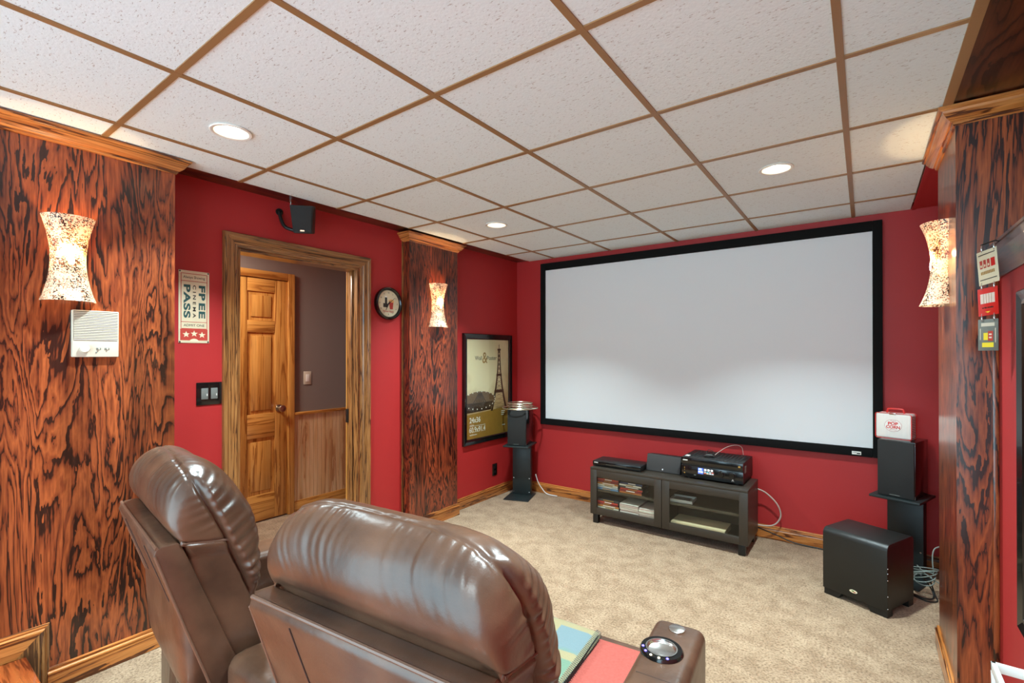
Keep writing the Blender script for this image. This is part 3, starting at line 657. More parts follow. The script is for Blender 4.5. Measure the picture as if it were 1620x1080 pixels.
text('&', 'lettering', .15, gold, onX(x0+.0003, -.055, .80), p, width=.075, bold=.001)
text('24x36', 'lettering', .07, paperw, onX(x0+.0003, -.20, gz-.065), p, width=.155, bold=.001); text('60.9x91.4', 'lettering', .07, paperw, onX(x0+.0003, -.165, gz-.155), p, width=.23, bold=.001)
text('inches', 'lettering', .022, paperw, onX(x0+.0003, -.245, gz-.108), p); text('centimeters', 'lettering', .022, paperw, onX(x0+.0003, -.225, gz-.198), p)
strip2 = B((x0-.0003, -.28, gz-.119), (x0+.0002, -.05, gz-.116)).build('printed_rule', paperw, p)
for q in range(3): B((x0, .2, gz-.02-q*.018), (x0+.0004, .26-.01*q, gz-.012-q*.018)).build('printed_rule', paperw, p)
B((x0, .215, gz-.16), (x0+.0004, .26, gz-.15)).build('printed_rule', paperw, p)
B((.0112, -iw/2, f0), (.0132, iw/2, f0+ih-.006)).build('glazing', glass, t)
t, iw, ih, f0 = poster_frame('black framed poster on the right wall beyond the pilaster, edge on', (XR, 1.735, .56), R(180), .735, 1.035)
B((.008, -iw/2, f0), (.010, iw/2, f0+ih-.006)).build('poster', postersky, t); B((.0112, -iw/2, f0), (.0132, iw/2, f0+ih-.006)).build('glazing', glass, t)
# ------------------------------------------------------------------ ledge shelf + hanging sign at the right
sh = mitre([(XR, 2.498), (XR, .9)], [(0, 1.68), (.006, 1.68), (.008, 1.70), (.011, 1.715), (.018, 1.75), (.022, 1.765), (.025, 1.79), (.03, 1.79), (.03, 1.80), (-.25, 1.80), (-.25, 1.701), (0, 1.701)], 1).build('picture_ledge', soff_y)
tag(sh, 'dark oak picture ledge moulding along the right wall', 'shelf')
t = thing('hanging_sign', 'three tin plates chained one below another beside the right pilaster', 'hanging sign', (.35, 2.32, 0), R(-62))
def plate(z0, z1, mat, w=.042, tilt=0):
    b = MB().prism([(-w, z0), (w, z0), (w, z1), (-w, z1)], -.001, .001, 'Y') if False else B((-w, -.001, z0), (w, .001, z1))
    return b.build('plate', mat, t, bevel=.0006)
SF = lambda u, z: basis((1, 0, 0), (0, 0, 1), (u, -.0016, z))
def pr(par, u0, u1, z0, z1, mat, y=-.0014): return B((u0, y, z0), (u1, y+.0004, z1)).build('printed_block', mat, par)
p1 = plate(1.645, 1.765, cream); p2 = plate(1.535, 1.632, brightred); p3 = plate(1.412, 1.522, greyp)
pr(p1, -.035, .035, 1.750, 1.753, darkprint); pr(p1, -.035, .035, 1.661, 1.664, darkprint)
for k, c in enumerate((redprint, redprint, redprint, brightred)): pr(p1, -.031+k*.0155, -.031+k*.0155+(.011 if k < 3 else .017), 1.703, 1.732, c)
for k in range(3): pr(p1, -.028+k*.0155, -.0225+k*.0155, 1.708, 1.716, cream, -.0018)
for k in range(9): pr(p1, -.029+k*.0065, -.0245+k*.0065, 1.681, 1.692, gold)
pr(p2, -.030, .030, 1.578, 1.612, paleprint)
for k in range(4): pr(p2, -.0165+k*.011, -.0155+k*.011, 1.578, 1.612, gold, -.0018)
text('at the movies', 'lettering', .009, darkprint, SF(0, 1.563), p2, width=.046)
MB().prism([(1.549, -.012), (1.549, .01), (1.544, .0)], -.0018, -.0014, 'Y').build('printed_mark', yellow, p2)
pr(p3, -.028, .028, 1.497, 1.509, ivory); pr(p3, -.018, .004, 1.449, 1.474, yellow); pr(p3, .001, .022, 1.446, 1.480, redprint, -.0018); pr(p3, -.024, .024, 1.424, 1.440, yellow)
pr(p3, .006, .017, 1.455, 1.460, paleprint, -.002); pr(p3, .006, .017, 1.466, 1.471, paleprint, -.002); pr(p3, -.033, -.03, 1.45, 1.49, ivory); pr(p3, .03, .033, 1.44, 1.49, ivory)
for u in (-.026, .026):
    for z0, z1 in ((1.625, 1.652), (1.514, 1.542), (1.758, 1.786)):
        zc, hh = (z0+z1)/2, (z1-z0)/2
        MB().tube([(u+.004*math.cos(a), -.0045*math.cos(a), zc+hh*math.sin(a)) for a in np.linspace(0, 2*math.pi, 17)[:-1]], .0011, 6, True).build('chain_link', chrome, t, True)
MB().tube([(-.03, 0, 1.786), (.03, 0, 1.790), (.04, .004, 1.785)], .0022, 6).build('hanger_bar', black, t)
for p_, zc_, an_ in ((p1, 1.70, -6), (p2, 1.58, -3)):
    p_.matrix_local = Matrix.Translation((0, 0, zc_)) @ Matrix.Rotation(R(an_), 4, 'Y') @ Matrix.Translation((0, 0, -zc_))
# white folding rack at the bottom right
t = thing('wire_rack', 'white metal folding rack by the right wall, only its corner showing', 'rack', (.33, 1.62, 0))
tp = [(-.036, .27), (.03, .27), (.03, -.25), (-.036, -.25)]
for k in range(4):
    (a, b), (c, d_) = tp[k], tp[(k+1) % 4]; x_, X2 = min(a, c)-.006, max(a, c)+.006; y_, Y2 = min(b, d_)-.006, max(b, d_)+.006
    B((x_, y_, .505), (X2, Y2, .53)).build('frame_bar', whitewire, t, bevel=.002)
for (a, b) in tp:
    MB().tube([(a, b, .505), (a+.01, b*.82, 0)], .0065, 8).build('leg', whitewire, t, True)
# ------------------------------------------------------------------ speaker stands and speakers
def stand(lab, loc, rz):
    """local: -Y is the front; origin under plate centre"""
    t = thing('speaker_stand', lab, 'speaker stand', loc, rz, 'black speaker stands')
    B((-.124, -.15, 0), (.124, .13, .008)).build('base_plate', steelblk, t, bevel=.002)
    B((-.093, .045, .008), (.093, .105, .505)).build('column', steelblk, t, bevel=.003)
    for x in (-.08, .08):
        for z in (.035, .17): MB().lathe([(.006, -.045), (.005, -.048), (.0005, -.049)], (x, 0, z), 'Y', 10).build('screw', chrome, t) if False else MB().lathe([(.006, 0), (.005, .003), (.0005, .004)], (0, 0, 0), 'Z', 10).build('screw', chrome, t, loc=(x, .045, z), rot=(R(90), 0, 0))
    B((-.128, -.15, .505), (.128, .145, .52)).build('top_plate', steelblk, t, bevel=.003)
    return t
def bookshelf(lab, loc, rz):
    t = thing('bookshelf_speaker', lab, 'speaker', loc, rz, 'bookshelf speakers on stands')
    B((-.094, -.10, 0), (.094, .13, .345)).build('cabinet', blackgloss, t, bevel=.002)
    B((-.092, -.118, .003), (.092, -.1, .342)).build('grille', grille, t, bevel=.003)
    for z in (.012, .333): B((.0925, -.106, z-.01), (.0945, -.1, z+.01)).build('grille_clip', chrome, t)
    B((-.03, -.1188, .012), (.022, -.118, .0155)).build('badge', greyp, t)
    return t
SL = (-2.745, 3.845); RLz = R(18); SRt = (.19, 3.86); RRz = R(-19)
stand('black steel speaker stand in the left corner under the poster side', (SL[0], SL[1], 0), RLz)
stand('black steel speaker stand behind the subwoofer at right', (SRt[0], SRt[1], 0), RRz)
bookshelf('black bookshelf speaker topped with a film reel', (SL[0]+.0, SL[1]+.0, .5205), RLz)
bookshelf('black bookshelf speaker topped with a popcorn tin', (SRt[0], SRt[1], .5205), RRz)
# film reel
t = thing('film_reel', 'silver film reel lying flat on the left bookshelf speaker', 'film reel', (SL[0]+.0, SL[1], .866))
def ring(r, z, rt=.0035): return MB().tube([(r*math.cos(a), r*math.sin(a), z) for a in np.linspace(0, 2*math.pi, 49)[:-1]], rt, 6, True)
ring(.172, .006, .005).build('rim', silverreel, t, True); ring(.115, .010, .004).build('rim', silverreel, t, True)
ring(.122, .03, .004).build('rim', silverreel, t, True); ring(.122, .052, .005).build('rim', silverreel, t, True)
for z, L_ in ((.006, .172), (.052, .12)):
    for k in range(3):
        a = k*2*math.pi/3+.4; c, s = math.cos(a), math.sin(a); w_ = .008
        MB().prism([(-w_*s, w_*c), (w_*s, -w_*c), (L_*c+w_*s, L_*s-w_*c), (L_*c-w_*s, L_*s+w_*c)], z-.002, z+.002, 'Z').build('spoke', silverreel, t)
MB().lathe([(.0005, .003), (.03, .003), (.03, .055), (.012, .056), (.0005, .056)], n=24).build('hub', silverreel, t, True)
# popcorn tin
t = thing('popcorn_tin', 'white and red popcorn lunch tin with red handle on right speaker', 'tin box', (SRt[0]-.03, SRt[1]+.03, .866), R(-19))
B((-.093, -.045, 0), (.093, .045, .158)).build('body', paperw, t, bevel=.012, seg=3)
for y_ in (-.0455, .0455):
    P = []
    for cx_, cz_, a0 in ((.081, .146, 0), (-.081, .146, 90), (-.081, .012, 180), (.081, .012, 270)):
        for k in range(5): a = R(a0+k*22.5); P.append((cx_+.0125*math.cos(a), y_, cz_+.0125*math.sin(a)))
    MB().tube(P, .0022, 6, True).build('rim', brightred, t, True)
for k in range(24): B((-.086+k*.0072, -.0462, .01), (-.0845+k*.0072, -.0455, .148)).build('printed_stripe', paleprint, t)
P = [(.044*math.cos(2*math.pi*k/36), .083+.037*math.sin(2*math.pi*k/36)) for k in range(36)]
el = MB().prism([(b, a) for a, b in P], -.0466, -.046, 'Y').build('printed_oval', paperw, t)
MB().tube([(a, -.0466, b) for a, b in P], .0008, 5, True).build('printed_outline', redprint, el)
FY = lambda x, z: basis((1, 0, 0), (0, 0, 1), (x, -.047, z))
text('POP', 'lettering', .026, brightred, FY(0, .094), el, width=.052, bold=.0008); text('CORN', 'lettering', .026, brightred, FY(0, .072), el, width=.072, bold=.0008)
text('FRESH', 'lettering', .008, redprint, FY(0, .111), el, width=.026); text('DELICIOUS', 'lettering', .007, redprint, FY(0, .056), el, width=.036)
for k in range(13): B((.0925, -.036, .012+k*.0105), (.0938, .036, .017+k*.0105)).build('printed_stripe', greyp, t)
MB().tube(smooth_path([(-.045, 0, .158), (-.04, 0, .178), (-.03, 0, .184), (.03, 0, .184), (.04, 0, .178), (.045, 0, .158)]), .006, 8).build('handle', brightred, t, True)
B((-.02, -.047, .150), (.015, -.03, .163)).build('clasp', chrome, t, bevel=.002)
# subwoofer
sx, sy = -.053, 3.275
t = thing('subwoofer', 'black subwoofer box on the carpet in the right corner', 'subwoofer', (sx, sy, 0), R(-24.8))
SW, SD, SZ = .163, .30, .386
P = [(0, .035), (0, SZ-.035)]+[(.035-.035*math.cos(a), SZ-.035+.035*math.sin(a)) for a in np.linspace(0, math.pi/2, 7)[1:]]+[(SD-.03+.03*math.sin(a), SZ-.03+.03*math.cos(a)) for a in np.linspace(0, math.pi/2, 6)]+[(SD, .035)]
MB().prism(P, -SW, SW, 'X').build('cabinet', vinyl, t, bevel=.0025, angle=50)
for x0_, x1_ in ((-SW+.006, -SW+.1), (SW-.1, SW-.001)):
    s_ = 1 if x0_ < 0 else -1
    MB().prism([(.035, x0_), (.035, x1_), (0, x1_-(.02 if s_ > 0 else 0)), (0, x0_+(0.02 if s_ < 0 else 0))], .004, .06, 'Y').build('foot', black, t)
    MB().prism([(.035, x0_), (.035, x1_), (0, x1_-(.02 if s_ > 0 else 0)), (0, x0_+(0.02 if s_ < 0 else 0))], SD-.06, SD-.004, 'Y').build('foot', black, t)
bdg = MB().prism([(.075+.008*math.sin(a), .02*math.cos(a)) for a in np.linspace(0, 2*math.pi, 20)[:-1]], -.002, 0, 'Y').build('badge', cream, t)
B((-.008, -.0025, .074), (.004, -.002, .08)).build('printed_mark', plain('green_print', srgb(70, 120, 50), .4), bdg); B((.002, -.0025, .071), (.012, -.002, .076)).build('printed_mark', redprint, bdg)
for z in (.05, .115, .2, .236, .262): MB().lathe([(.0035, 0), (.003, .002), (.0005, .0025)], n=8).build('screw', chrome, t, loc=(SW+.0005, .004, z), rot=(0, R(90), 0))
# ------------------------------------------------------------------ media cabinet
KX0, KX1, KY0, KY1, KZ0, KZ1 = -1.856, -.651, 3.605, 3.985, .075, .461
kx = (KX0+KX1)/2
t = thing('media_cabinet', 'low black-brown media cabinet with two glass doors under the screen', 'media cabinet', (kx, KY0, 0))
w2 = (KX1-KX0)/2; D = KY1-KY0
B((-w2, .0, KZ1-.018), (w2, D, KZ1)).build('top_board', brownblk, t, bevel=.002); B((-w2, .018, KZ0), (w2, D, KZ0+.018)).build('bottom_board', brownblk, t)
B((-w2, .018, KZ0+.018), (-w2+.018, D, KZ1-.018)).build('side_panel', brownblk, t); B((w2-.018, .018, KZ0+.018), (w2, D, KZ1-.018)).build('side_panel', brownblk, t)
B((-.01, .018, KZ0+.018), (.01, D-.012, KZ1-.018)).build('divider', brownin, t); B((-w2+.018, D-.012, KZ0+.018), (w2-.018, D-.002, KZ1-.018)).build('back_panel', brownin, t)
for a, b in ((-w2+.018, -.01), (.01, w2-.018)): B((a, .026, .262), (b, D-.013, .278)).build('shelf', brownin, t)
for x in (-w2+.02, w2-.065):
    for y in (.01, D-.06): B((x, y, 0), (x+.045, y+.045, KZ0)).build('leg', black, t, bevel=.002)
for a, b in ((-w2+.001, -.002), (.002, w2-.001)):
    dn_ = B((a, 0, KZ0+.001), (a+.057, .018, KZ1-.019)).build('door', brownblk, t, bevel=.001)
    B((b-.057, 0, KZ0+.001), (b, .018, KZ1-.019)).build('door_stile', brownblk, dn_, bevel=.001)
    B((a+.057, .0005, KZ0+.001), (b-.057, .018, KZ0+.056)).build('door_rail', brownblk, dn_, bevel=.001); B((a+.057, .0005, KZ1-.075), (b-.057, .018, KZ1-.019)).build('door_rail', brownblk, dn_, bevel=.001)
    B((a+.055, .008, KZ0+.054), (b-.055, .012, KZ1-.073)).build('glass_pane', glass, dn_)
# cases on the shelves
pal = [srgb(190, 205, 220), srgb(40, 60, 110), srgb(200, 60, 50), srgb(230, 225, 210), srgb(220, 180, 90), srgb(60, 60, 66), srgb(210, 130, 60), srgb(90, 130, 170), srgb(236, 236, 230), srgb(150, 40, 50)]
spm = [plain('case_spine_%d' % k, c, .35, coat=.3) for k, c in enumerate(pal)]
def case_stack(x, y, z, n, grp, where, ln=.19):
    for k in range(n):
        th = .0145; nm = 'lowest' if k == 0 else ('topmost' if k == n-1 else ['second', 'third', 'fourth', 'fifth', 'sixth', 'seventh', 'eighth', 'ninth', 'tenth'][k-1]+' from the bottom')
        t = thing('disc_case', 'disc case lying flat, %s of the %s' % (nm, where), 'disc case', (x+random.uniform(-.004, .006), y+random.uniform(-.004, .004), z+k*(th+.0006)), random.uniform(-.02, .02), grp)
        B((0, 0, 0), (ln, .135, th)).build('case', black if k % 3 else spm[5], t, bevel=.001)
        sp = B((.002, -.0006, .0012), (ln-.002, .0001, th-.0012)).build('spine', spm[(k*3+n) % len(spm)], t)
        B((.05+.01*(k % 3), -.0009, .004), (.12+.012*(k % 4), -.0006, th-.004)).build('printed_title', paperw if k % 2 else gold, sp)
ya = KY0+.04
case_stack(KX0+.045, ya, .279, 7, 'disc cases on the upper shelf', 'left stack on the upper shelf')
case_stack(KX0+.245, ya, .279, 6, 'disc cases on the upper shelf', 'right stack on the upper shelf')
case_stack(KX0+.045, ya, KZ0+.0185, 7, 'disc cases on the lower shelf', 'stack on the cabinet floor')
mg = [srgb(224, 206, 200), srgb(236, 230, 220), srgb(206, 176, 170), srgb(180, 150, 150), srgb(240, 236, 228), srgb(214, 196, 186)]
mgm = [plain('magazine_%d' % k, c, .4) for k, c in enumerate(mg)]
for col_, (mx, dx, nn) in enumerate(((KX0+.25, .155, 9), (KX0+.412, .155, 8))):
    for k in range(nn):
        nm = 'bottom' if k == 0 else ('top' if k == nn-1 else ['second', 'third', 'fourth', 'fifth', 'sixth', 'seventh', 'eighth'][k-1]+' from the bottom')
        t = thing('magazine', 'pale magazine, %s of the %s pile on the cabinet floor' % (nm, ['left', 'right'][col_]), 'magazine', (mx+random.uniform(-.004, .004), ya-.005+random.uniform(-.004, .004), KZ0+.0185+k*.0112), random.uniform(-.015, .015), 'magazines in the cabinet')
        B((0, 0, .001), (dx, .2, .010)).build('pages', mgm[(k+1) % 6], t); cv = B((-.001, -.001, .010), (dx+.001, .2, .0107)).build('cover', mgm[(k*2+3+col_) % 6], t); B((-.001, -.001, 0), (dx+.001, .2, .001)).build('cover', mgm[(k*2+3+col_) % 6], t)
t = thing('plastic_tray', 'clear plastic box lying on the right hand cabinet shelf', 'plastic box', (KX0+.645, KY0+.05, .2785), .05)
B((0, 0, 0), (.17, .14, .003)).build('base', plain('cloudy_plastic', srgb(200, 204, 204), .25), t); 
for a, b in (((0, 0, .003), (.17, .004, .022)), ((0, .136, .003), (.17, .14, .022)), ((0, .004, .003), (.004, .136, .022)), ((.166, .004, .003), (.17, .136, .022))): B(a, b).build('side', plain('cloudy_plastic', srgb(210, 214, 214), .25), t)
B((.02, .02, .003), (.14, .12, .012)).build('insert', plain('grey_insert', srgb(130, 120, 120), .5), t)
t = thing('cardboard_box', 'long flat cream cardboard box at the bottom right of the cabinet', 'box', (KX0+.665, KY0+.035, KZ0+.0185), 0)
B((0, 0, 0), (.38, .2, .032)).build('tray', plain('cream_card', srgb(226, 200, 160), .7), t); B((-.002, -.002, .032), (.382, .202, .042)).build('lid', plain('cream_card_lid', srgb(232, 208, 170), .7), t)
# blu-ray player, centre speaker, receiver
t = thing('disc_player', 'slim black disc player on the left end of the cabinet', 'disc player', (-1.648, 3.66, KZ1), R(1))
B((-.208, 0, .004), (.208, .2, .045)).build('body', black, t, bevel=.002); B((-.208, -.006, .008), (.208, 0, .043)).build('front_panel', blackgloss, t, bevel=.002)
B((-.09, -.0065, .024), (.09, -.006, .0255)).build('disc_slot', greyp, t); B((-.195, -.0066, .03), (-.16, -.006, .035)).build('badge', paperw, t)
for x in (-.18, .18):
    for y in (.02, .17): MB().lathe([(.012, 0), (.012, .005), (.0005, .005)], (x, y, 0), n=12).build('foot', black, t)
t = thing('centre_speaker', 'low dark centre speaker with cloth grille tilted up in mid cabinet', 'speaker', (-1.30, 3.77, KZ1), R(-1))
MB().prism([(0, 0), (.15, 0), (.15, .115), (.03, .13)], -.137, .137, 'X').build('cabinet', black, t, bevel=.002)
MB().prism([(-.008, .004), (0, .004), (.03, .126), (.022, .127)], -.135, .135, 'X').build('grille', plain('charcoal_grille', srgb(58, 56, 55), .8, bump=.6, bscale=700), t, bevel=.002)
MB().prism([(-.0085, .018), (-.0055, .03), (-.0045, .03), (-.0075, .018)], -.005, .005, 'X').build('badge', chrome, t)
t = thing('av_receiver', 'black receiver with lit blue display on the right end of cabinet', 'receiver', (-.915, 3.70, KZ1), R(-1))
RW = .2175; RH = .16
B((-RW+.003, .012, .012), (RW-.003, .33, RH)).build('chassis', black, t, bevel=.002)
fp = B((-RW, 0, .012), (RW, .014, .098)).build('front_panel', blackgloss, t, bevel=.002); B((-RW, -.006, .112), (RW, .014, RH-.001)).build('upper_panel', blackgloss, t, bevel=.002)
B((-RW+.004, .004, .098), (RW-.004, .014, .112)).build('button_strip', black, t)
for k in range(14): B((-.165+k*.026, .05, RH), (-.157+k*.026, .29, RH+.0015)).build('vent_slat', grille, t)
B((-.205, -.0065, .135), (-.17, -.006, .142)).build('badge', paperw, t); B((.185, -.0066, .13), (.2, -.006, .142)).build('sticker', gold, t)
B((-.205, .04, RH), (-.175, .09, RH+.0006)).build('sticker', paperw, t); B((RW-.003, .06, .08), (RW-.0024, .11, .13)).build('sticker', greyp, t)
ds = B((-.095, -.001, .045), (.02, 0, .092)).build('display', black, t)
B((-.095, -.0014, .047), (-.057, -.001, .09)).build('blue_tile', disp, ds)
text('12', 'lettering', .018, dispw, basis((1, 0, 0), (0, 0, 1), (-.078, -.0018, .08)), ds, width=.02, bold=.0006)
B((-.092, -.0018, .058), (-.06, -.0014, .066)).build('blue_tile', dispw, ds)
for k in range(3): B((-.05+k*.023, -.0014, .074), (-.035+k*.023, -.001, .087)).build('white_tile', dispw, ds)
for k, mt in enumerate((dispw, dispc, dispw, dispr)): B((-.052+k*.018, -.0014, .063), (-.037+k*.018, -.001, .067)).build('status_bar', mt, ds)
for k, mt in enumerate((dispr, warmled, dispw, dispw)): B((-.052+k*.018, -.0014, .053), (-.037+k*.018, -.001, .057)).build('status_bar', mt, ds)
for x in (.07, .145): MB().lathe([(.024, 0), (.024, .004), (.021, .005), (.02, .02), (.018, .022), (.0005, .022)], n=28).build('knob', blackgloss, t, True, loc=(x, 0, .066), rot=(R(90), 0, 0))
MB().prism([(.03, .138), (.046, .146), (.046, .149), (.03, .143)], -.001, 0, 'Y').build('badge', paperw, t) if False else text('A', 'badge', .022, paperw, basis((1, 0, 0), (0, 0, 1), (.148, -.0008, .032)), t, bold=.0008)
for z in (.075, .082, .062, .04): MB().lathe([(.003 if z > .05 else .006, 0), (.0005, .002)], n=10).build('button', gold, t, loc=(-.195, 0, z), rot=(R(90), 0, 0))
B((-.125, -.001, .03), (-.11, 0, .036)).build('port', greyp, t)
for x in (-.17, .17):
    for y in (.04, .29): MB().lathe([(.02, 0), (.02, .012), (.0005, .012)], (x, y, 0), n=14).build('foot', black, t)
t = thing('calibration_microphone', 'small black puck microphone with looped lead on the receiver', 'microphone', (-.955, 3.80, KZ1+RH+.0015), .3)
MB().lathe([(.0005, 0), (.034, 0), (.037, .004), (.034, .01), (.02, .016), (.0005, .018)], n=28, sx=1.15, sy=.8).build('body', blackgloss, t, True)
MB().lathe([(.033, .0085), (.020, .0165), (.0005, .0187)], n=24, sx=1.1, sy=.75).build('top_cap', plain('silver_cap', srgb(130, 136, 132), .35, .5), t, True)
MB().tube(smooth_path([(-.02, .02, .006), (-.015, .06, .02), (.0, .09, .035), (.03, .07, .03), (.035, .04, .02), (.02, .03, .008)]), .0025, 6).build('lead', darkwire, t, True)
t = tag(MB().tube(smooth_path([(-.92, 3.83, .635), (-.90, 3.86, .655), (-.86, 3.92, .685), (-.82, 3.99, .695), (-.785, 4.04, .685), (-.77, 4.06, .65), (-.765, 4.066, .55), (-.77, 4.066, .30), (-.78, 4.064, .01)]), .0022, 6).build('thin_cable', greywire, None, True), 'thin grey cable arching behind the receiver', 'cable')
tag(MB().tube(smooth_path([(-.66, 4.0, .385), (-.6, 4.01, .36), (-.53, 4.02, .29), (-.505, 4.03, .21), (-.53, 4.03, .145), (-.58, 4.02, .115), (-.66, 4.0, .113)]), .0055, 8).build('grey_cable', greywire, None, True), 'grey cable looping out from the right side of the cabinet', 'cable')
tag(MB().tube(smooth_path([(-.70, 4.0, .10), (-.62, 4.03, .075), (-.52, 4.055, .04), (-.42, 4.06, .012), (-.25, 4.06, .007), (-.05, 4.04, .006), (.02, 4.03, .006)]), .0045, 8).build('black_cable', darkwire, None, True), 'black cable trailing along the baseboard from the cabinet', 'cable')
tag(MB().tube(smooth_path([(-2.665, 4.0, .2), (-2.65, 4.02, .12), (-2.62, 4.04, .06), (-2.58, 4.045, .02), (-2.53, 4.05, .006), (-2.45, 4.055, .006)]), .0045, 8).build('pale_cable', whitewire, None, True), 'pale cable dropping behind the left speaker stand', 'cable')
# cable bundle by the right stand
t = thing('cable_bundle', 'bundled grey cables on carpet beside the right speaker stand', 'cable', (.285, 3.62, 0))
for k in range(5):
    ph = k*.7; r_ = .036+.006*k
    MB().tube([(r_*math.cos(a)*1.25-.01, r_*.7*math.sin(a)+.01*k, .10+.012*k+.024*math.sin(a+ph)) for a in np.linspace(0, 2*math.pi, 25)[:-1]], .0032, 6, True).build('coil', plain('cable_grey_green', srgb(110, 120, 112), .5), t, True)
MB().tube(smooth_path([(.035, .02, .14), (.03, .03, .22), (.04, .05, .27), (.07, .08, .285), (.09, .12, .3)]), .0035, 6).build('lead', plain('lead_grey', srgb(130, 140, 132), .5), t, True)
MB().tube(smooth_path([(-.06, -.02, .004), (.0, -.06, .004), (.045, -.03, .004), (.04, .03, .02), (.02, .04, .09)]), .004, 6).build('lead', darkwire, t, True)
MB().tube(smooth_path([(-.07, .01, .004), (-.01, -.03, .004), (.03, .0, .004), (.03, .05, .03), (-.01, .03, .1)]), .004, 6).build('lead', darkwire, t, True)
MB().tube(smooth_path([(-.04, .02, .17), (.0, .01, .13), (.05, .0, .1), (.08, .03, .08)]), .0032, 6).build('lead', plain('lead_grey', srgb(130, 140, 132), .5), t, True)
# ------------------------------------------------------------------ leather recliners
def catmull(P, n):
    P = np.array(P, float); m = len(P); out = []
    seg = np.linalg.norm(np.roll(P, -1, 0)-P, axis=1); cum = np.concatenate([[0], np.cumsum(seg)]); tot = cum[-1]
    for s in np.linspace(0, tot, n, endpoint=False):
        i = min(np.searchsorted(cum, s, 'right')-1, m-1); t = (s-cum[i])/seg[i]
        p0, p1, p2, p3 = P[(i-1) % m], P[i], P[(i+1) % m], P[(i+2) % m]
        out.append(.5*((2*p1)+(-p0+p2)*t+(2*p0-5*p1+4*p2-p3)*t*t+(-p0+3*p1-3*p2+p3)*t**3))
    return np.array(out)
def fold(s, seed):
    r = np.random.default_rng(seed); y = np.zeros_like(s); x = s.min()-.02
    while x < s.max()+.03:
        w = r.uniform(.008, .016); a = r.uniform(.5, 1.0)
        y = y+a*np.exp(-((s-x)/w)**2); x += w*r.uniform(1.7, 2.6)
    return y
def sm(x, a, b): t = np.clip((x-a)/(b-a), 0, 1); return t*t*(3-2*t)
def cushion(parent, seed, Wd=.290):
    prof = catmull([(.075, .50), (.062, .60), (.057, .72), (.055, .84), (.050, .925), (.026, .965), (.018, 1.01), (.03, 1.06), (.062, 1.098), (.105, 1.112), (.15, 1.098), (.195, 1.055), (.23, .99), (.25, .91), (.252, .82), (.245, .73), (.262, .62), (.27, .52), (.2, .47), (.12, .47)], 440)
    p = 7.0
    Ah = np.linspace(0, .86, 56); k0 = (1-.86**p)**(1/p); kh = np.linspace(k0, .01, 62)[1:]
    Ah = np.concatenate([Ah, (1-kh**p)**(1/p)]); A = np.concatenate([-Ah[:0:-1], Ah]); kk = np.maximum(1-np.abs(A)**p, 1e-12)**(1/p)
    core = np.array([.15, .80]); U = A*Wd
    V = core[0]+(prof[None, :, 0]-core[0])*kk[:, None]; Wz = core[1]+(prof[None, :, 1]-core[1])*kk[:, None]
    # crown of the head roll sinks towards the ends
    top = sm(Wz, .90, 1.10); Wz = Wz-.010*top-top*(.020*np.abs(A)[:, None]**5)
    UU = np.repeat(U[:, None], prof.shape[0], 1)
    P = np.stack([UU, V, Wz], -1)
    def normals(P):
        du = np.gradient(P, axis=0); dt = np.roll(P, -1, 1)-np.roll(P, 1, 1); n = np.cross(du, dt); n /= np.linalg.norm(n, axis=-1, keepdims=True)+1e-9
        # point outwards
        c = np.array([0, .15, .80]); s = np.sign(np.sum(n*(P-c), -1, keepdims=True)); s[s == 0] = 1; return n*s
    # seam line on the side caps / top: from (.078,1.09) down to (.235,.70)
    a0 = np.array([.080, 1.10]); a1 = np.array([.222, .74]); dd = (a1-a0)/np.linalg.norm(a1-a0); nn = np.array([-dd[1], dd[0]])  # nn points to +v side
    if nn[0] < 0: nn = -nn
    q = np.stack([V, Wz+top*(.020*np.abs(A)[:, None]**5)], -1)-a0
    along = q@dd; dist = q@nn
    au = np.abs(UU)
    cap = sm(au, Wd*.80, Wd*.955)
    Nn = normals(P); disp_ = np.zeros_like(V)
    # groove along the seam, on the caps
    low = 1-sm(along, .40, .46)
    disp_ -= .010*np.exp(-(dist/.005)**2)*cap*low
    # pad in front of it puffs out, with gathers
    pad = sm(dist, 0, .02)
    disp_ += .012*pad*cap*np.exp(-np.maximum(dist-.02, 0)/.06)
    g = fold(along+.25*np.maximum(dist, 0), seed)
    decay = np.exp(-np.maximum(dist, 0)/.075)
    disp_ += .017*(g-.7)*pad*decay*sm(au, Wd*.62, Wd*.93)*low*sm(along, -.05, .03)
    # weaker puckers on the rear hood side
    g2 = fold(along-.1*dist, seed+5); hood = sm(-dist, 0, .01)*np.exp(-np.maximum(-dist, 0)/.035)
    disp_ += .008*(g2-.7)*hood*cap*sm(along, .0, .05)*(1-sm(along, .17, .22))
    # top seam across the head roll, v ~ .085
    topm = sm(Wz, 1.02, 1.06)*(1-cap)
    dv = V-(.088+.012*np.sin(UU*9+seed))
    disp_ -= .004*np.exp(-(dv/.004)**2)*topm
    # gathers running down from the top seam over the back of the hood
    g3 = fold(UU+.35*(V-.088)+.02*np.sin((Wz-1)*30), seed+9); back = sm(.088-V, 0, .012)*np.exp(-np.maximum(1.10-Wz, 0)/.06)*sm(Wz, .93, 1.0)
    disp_ += .009*(g3-.7)*back*(1-cap)*sm(np.abs(UU)/Wd, .05, .35)
    g4 = fold(UU*.8-.5*(V-.088), seed+13); fr = sm(V-.088, 0, .012)*np.exp(-np.maximum(V-.088, 0)/.03)
    disp_ += .006*(g4-.7)*fr*topm
    # broad unevenness
    disp_ += .004*np.sin(UU*21+seed)*np.sin(Wz*17+seed*2)*sm(Wz, .93, 1.0)
    # horizontal join of hood and side panel on the caps: w ~ .915 -> .885
    hj = Wz-(.916-.16*(V-.06)); backside = sm(-dist, -.004, .004)
    disp_ -= .007*np.exp(-(hj/.005)**2)*cap*backside
    P = P+Nn*disp_[..., None]
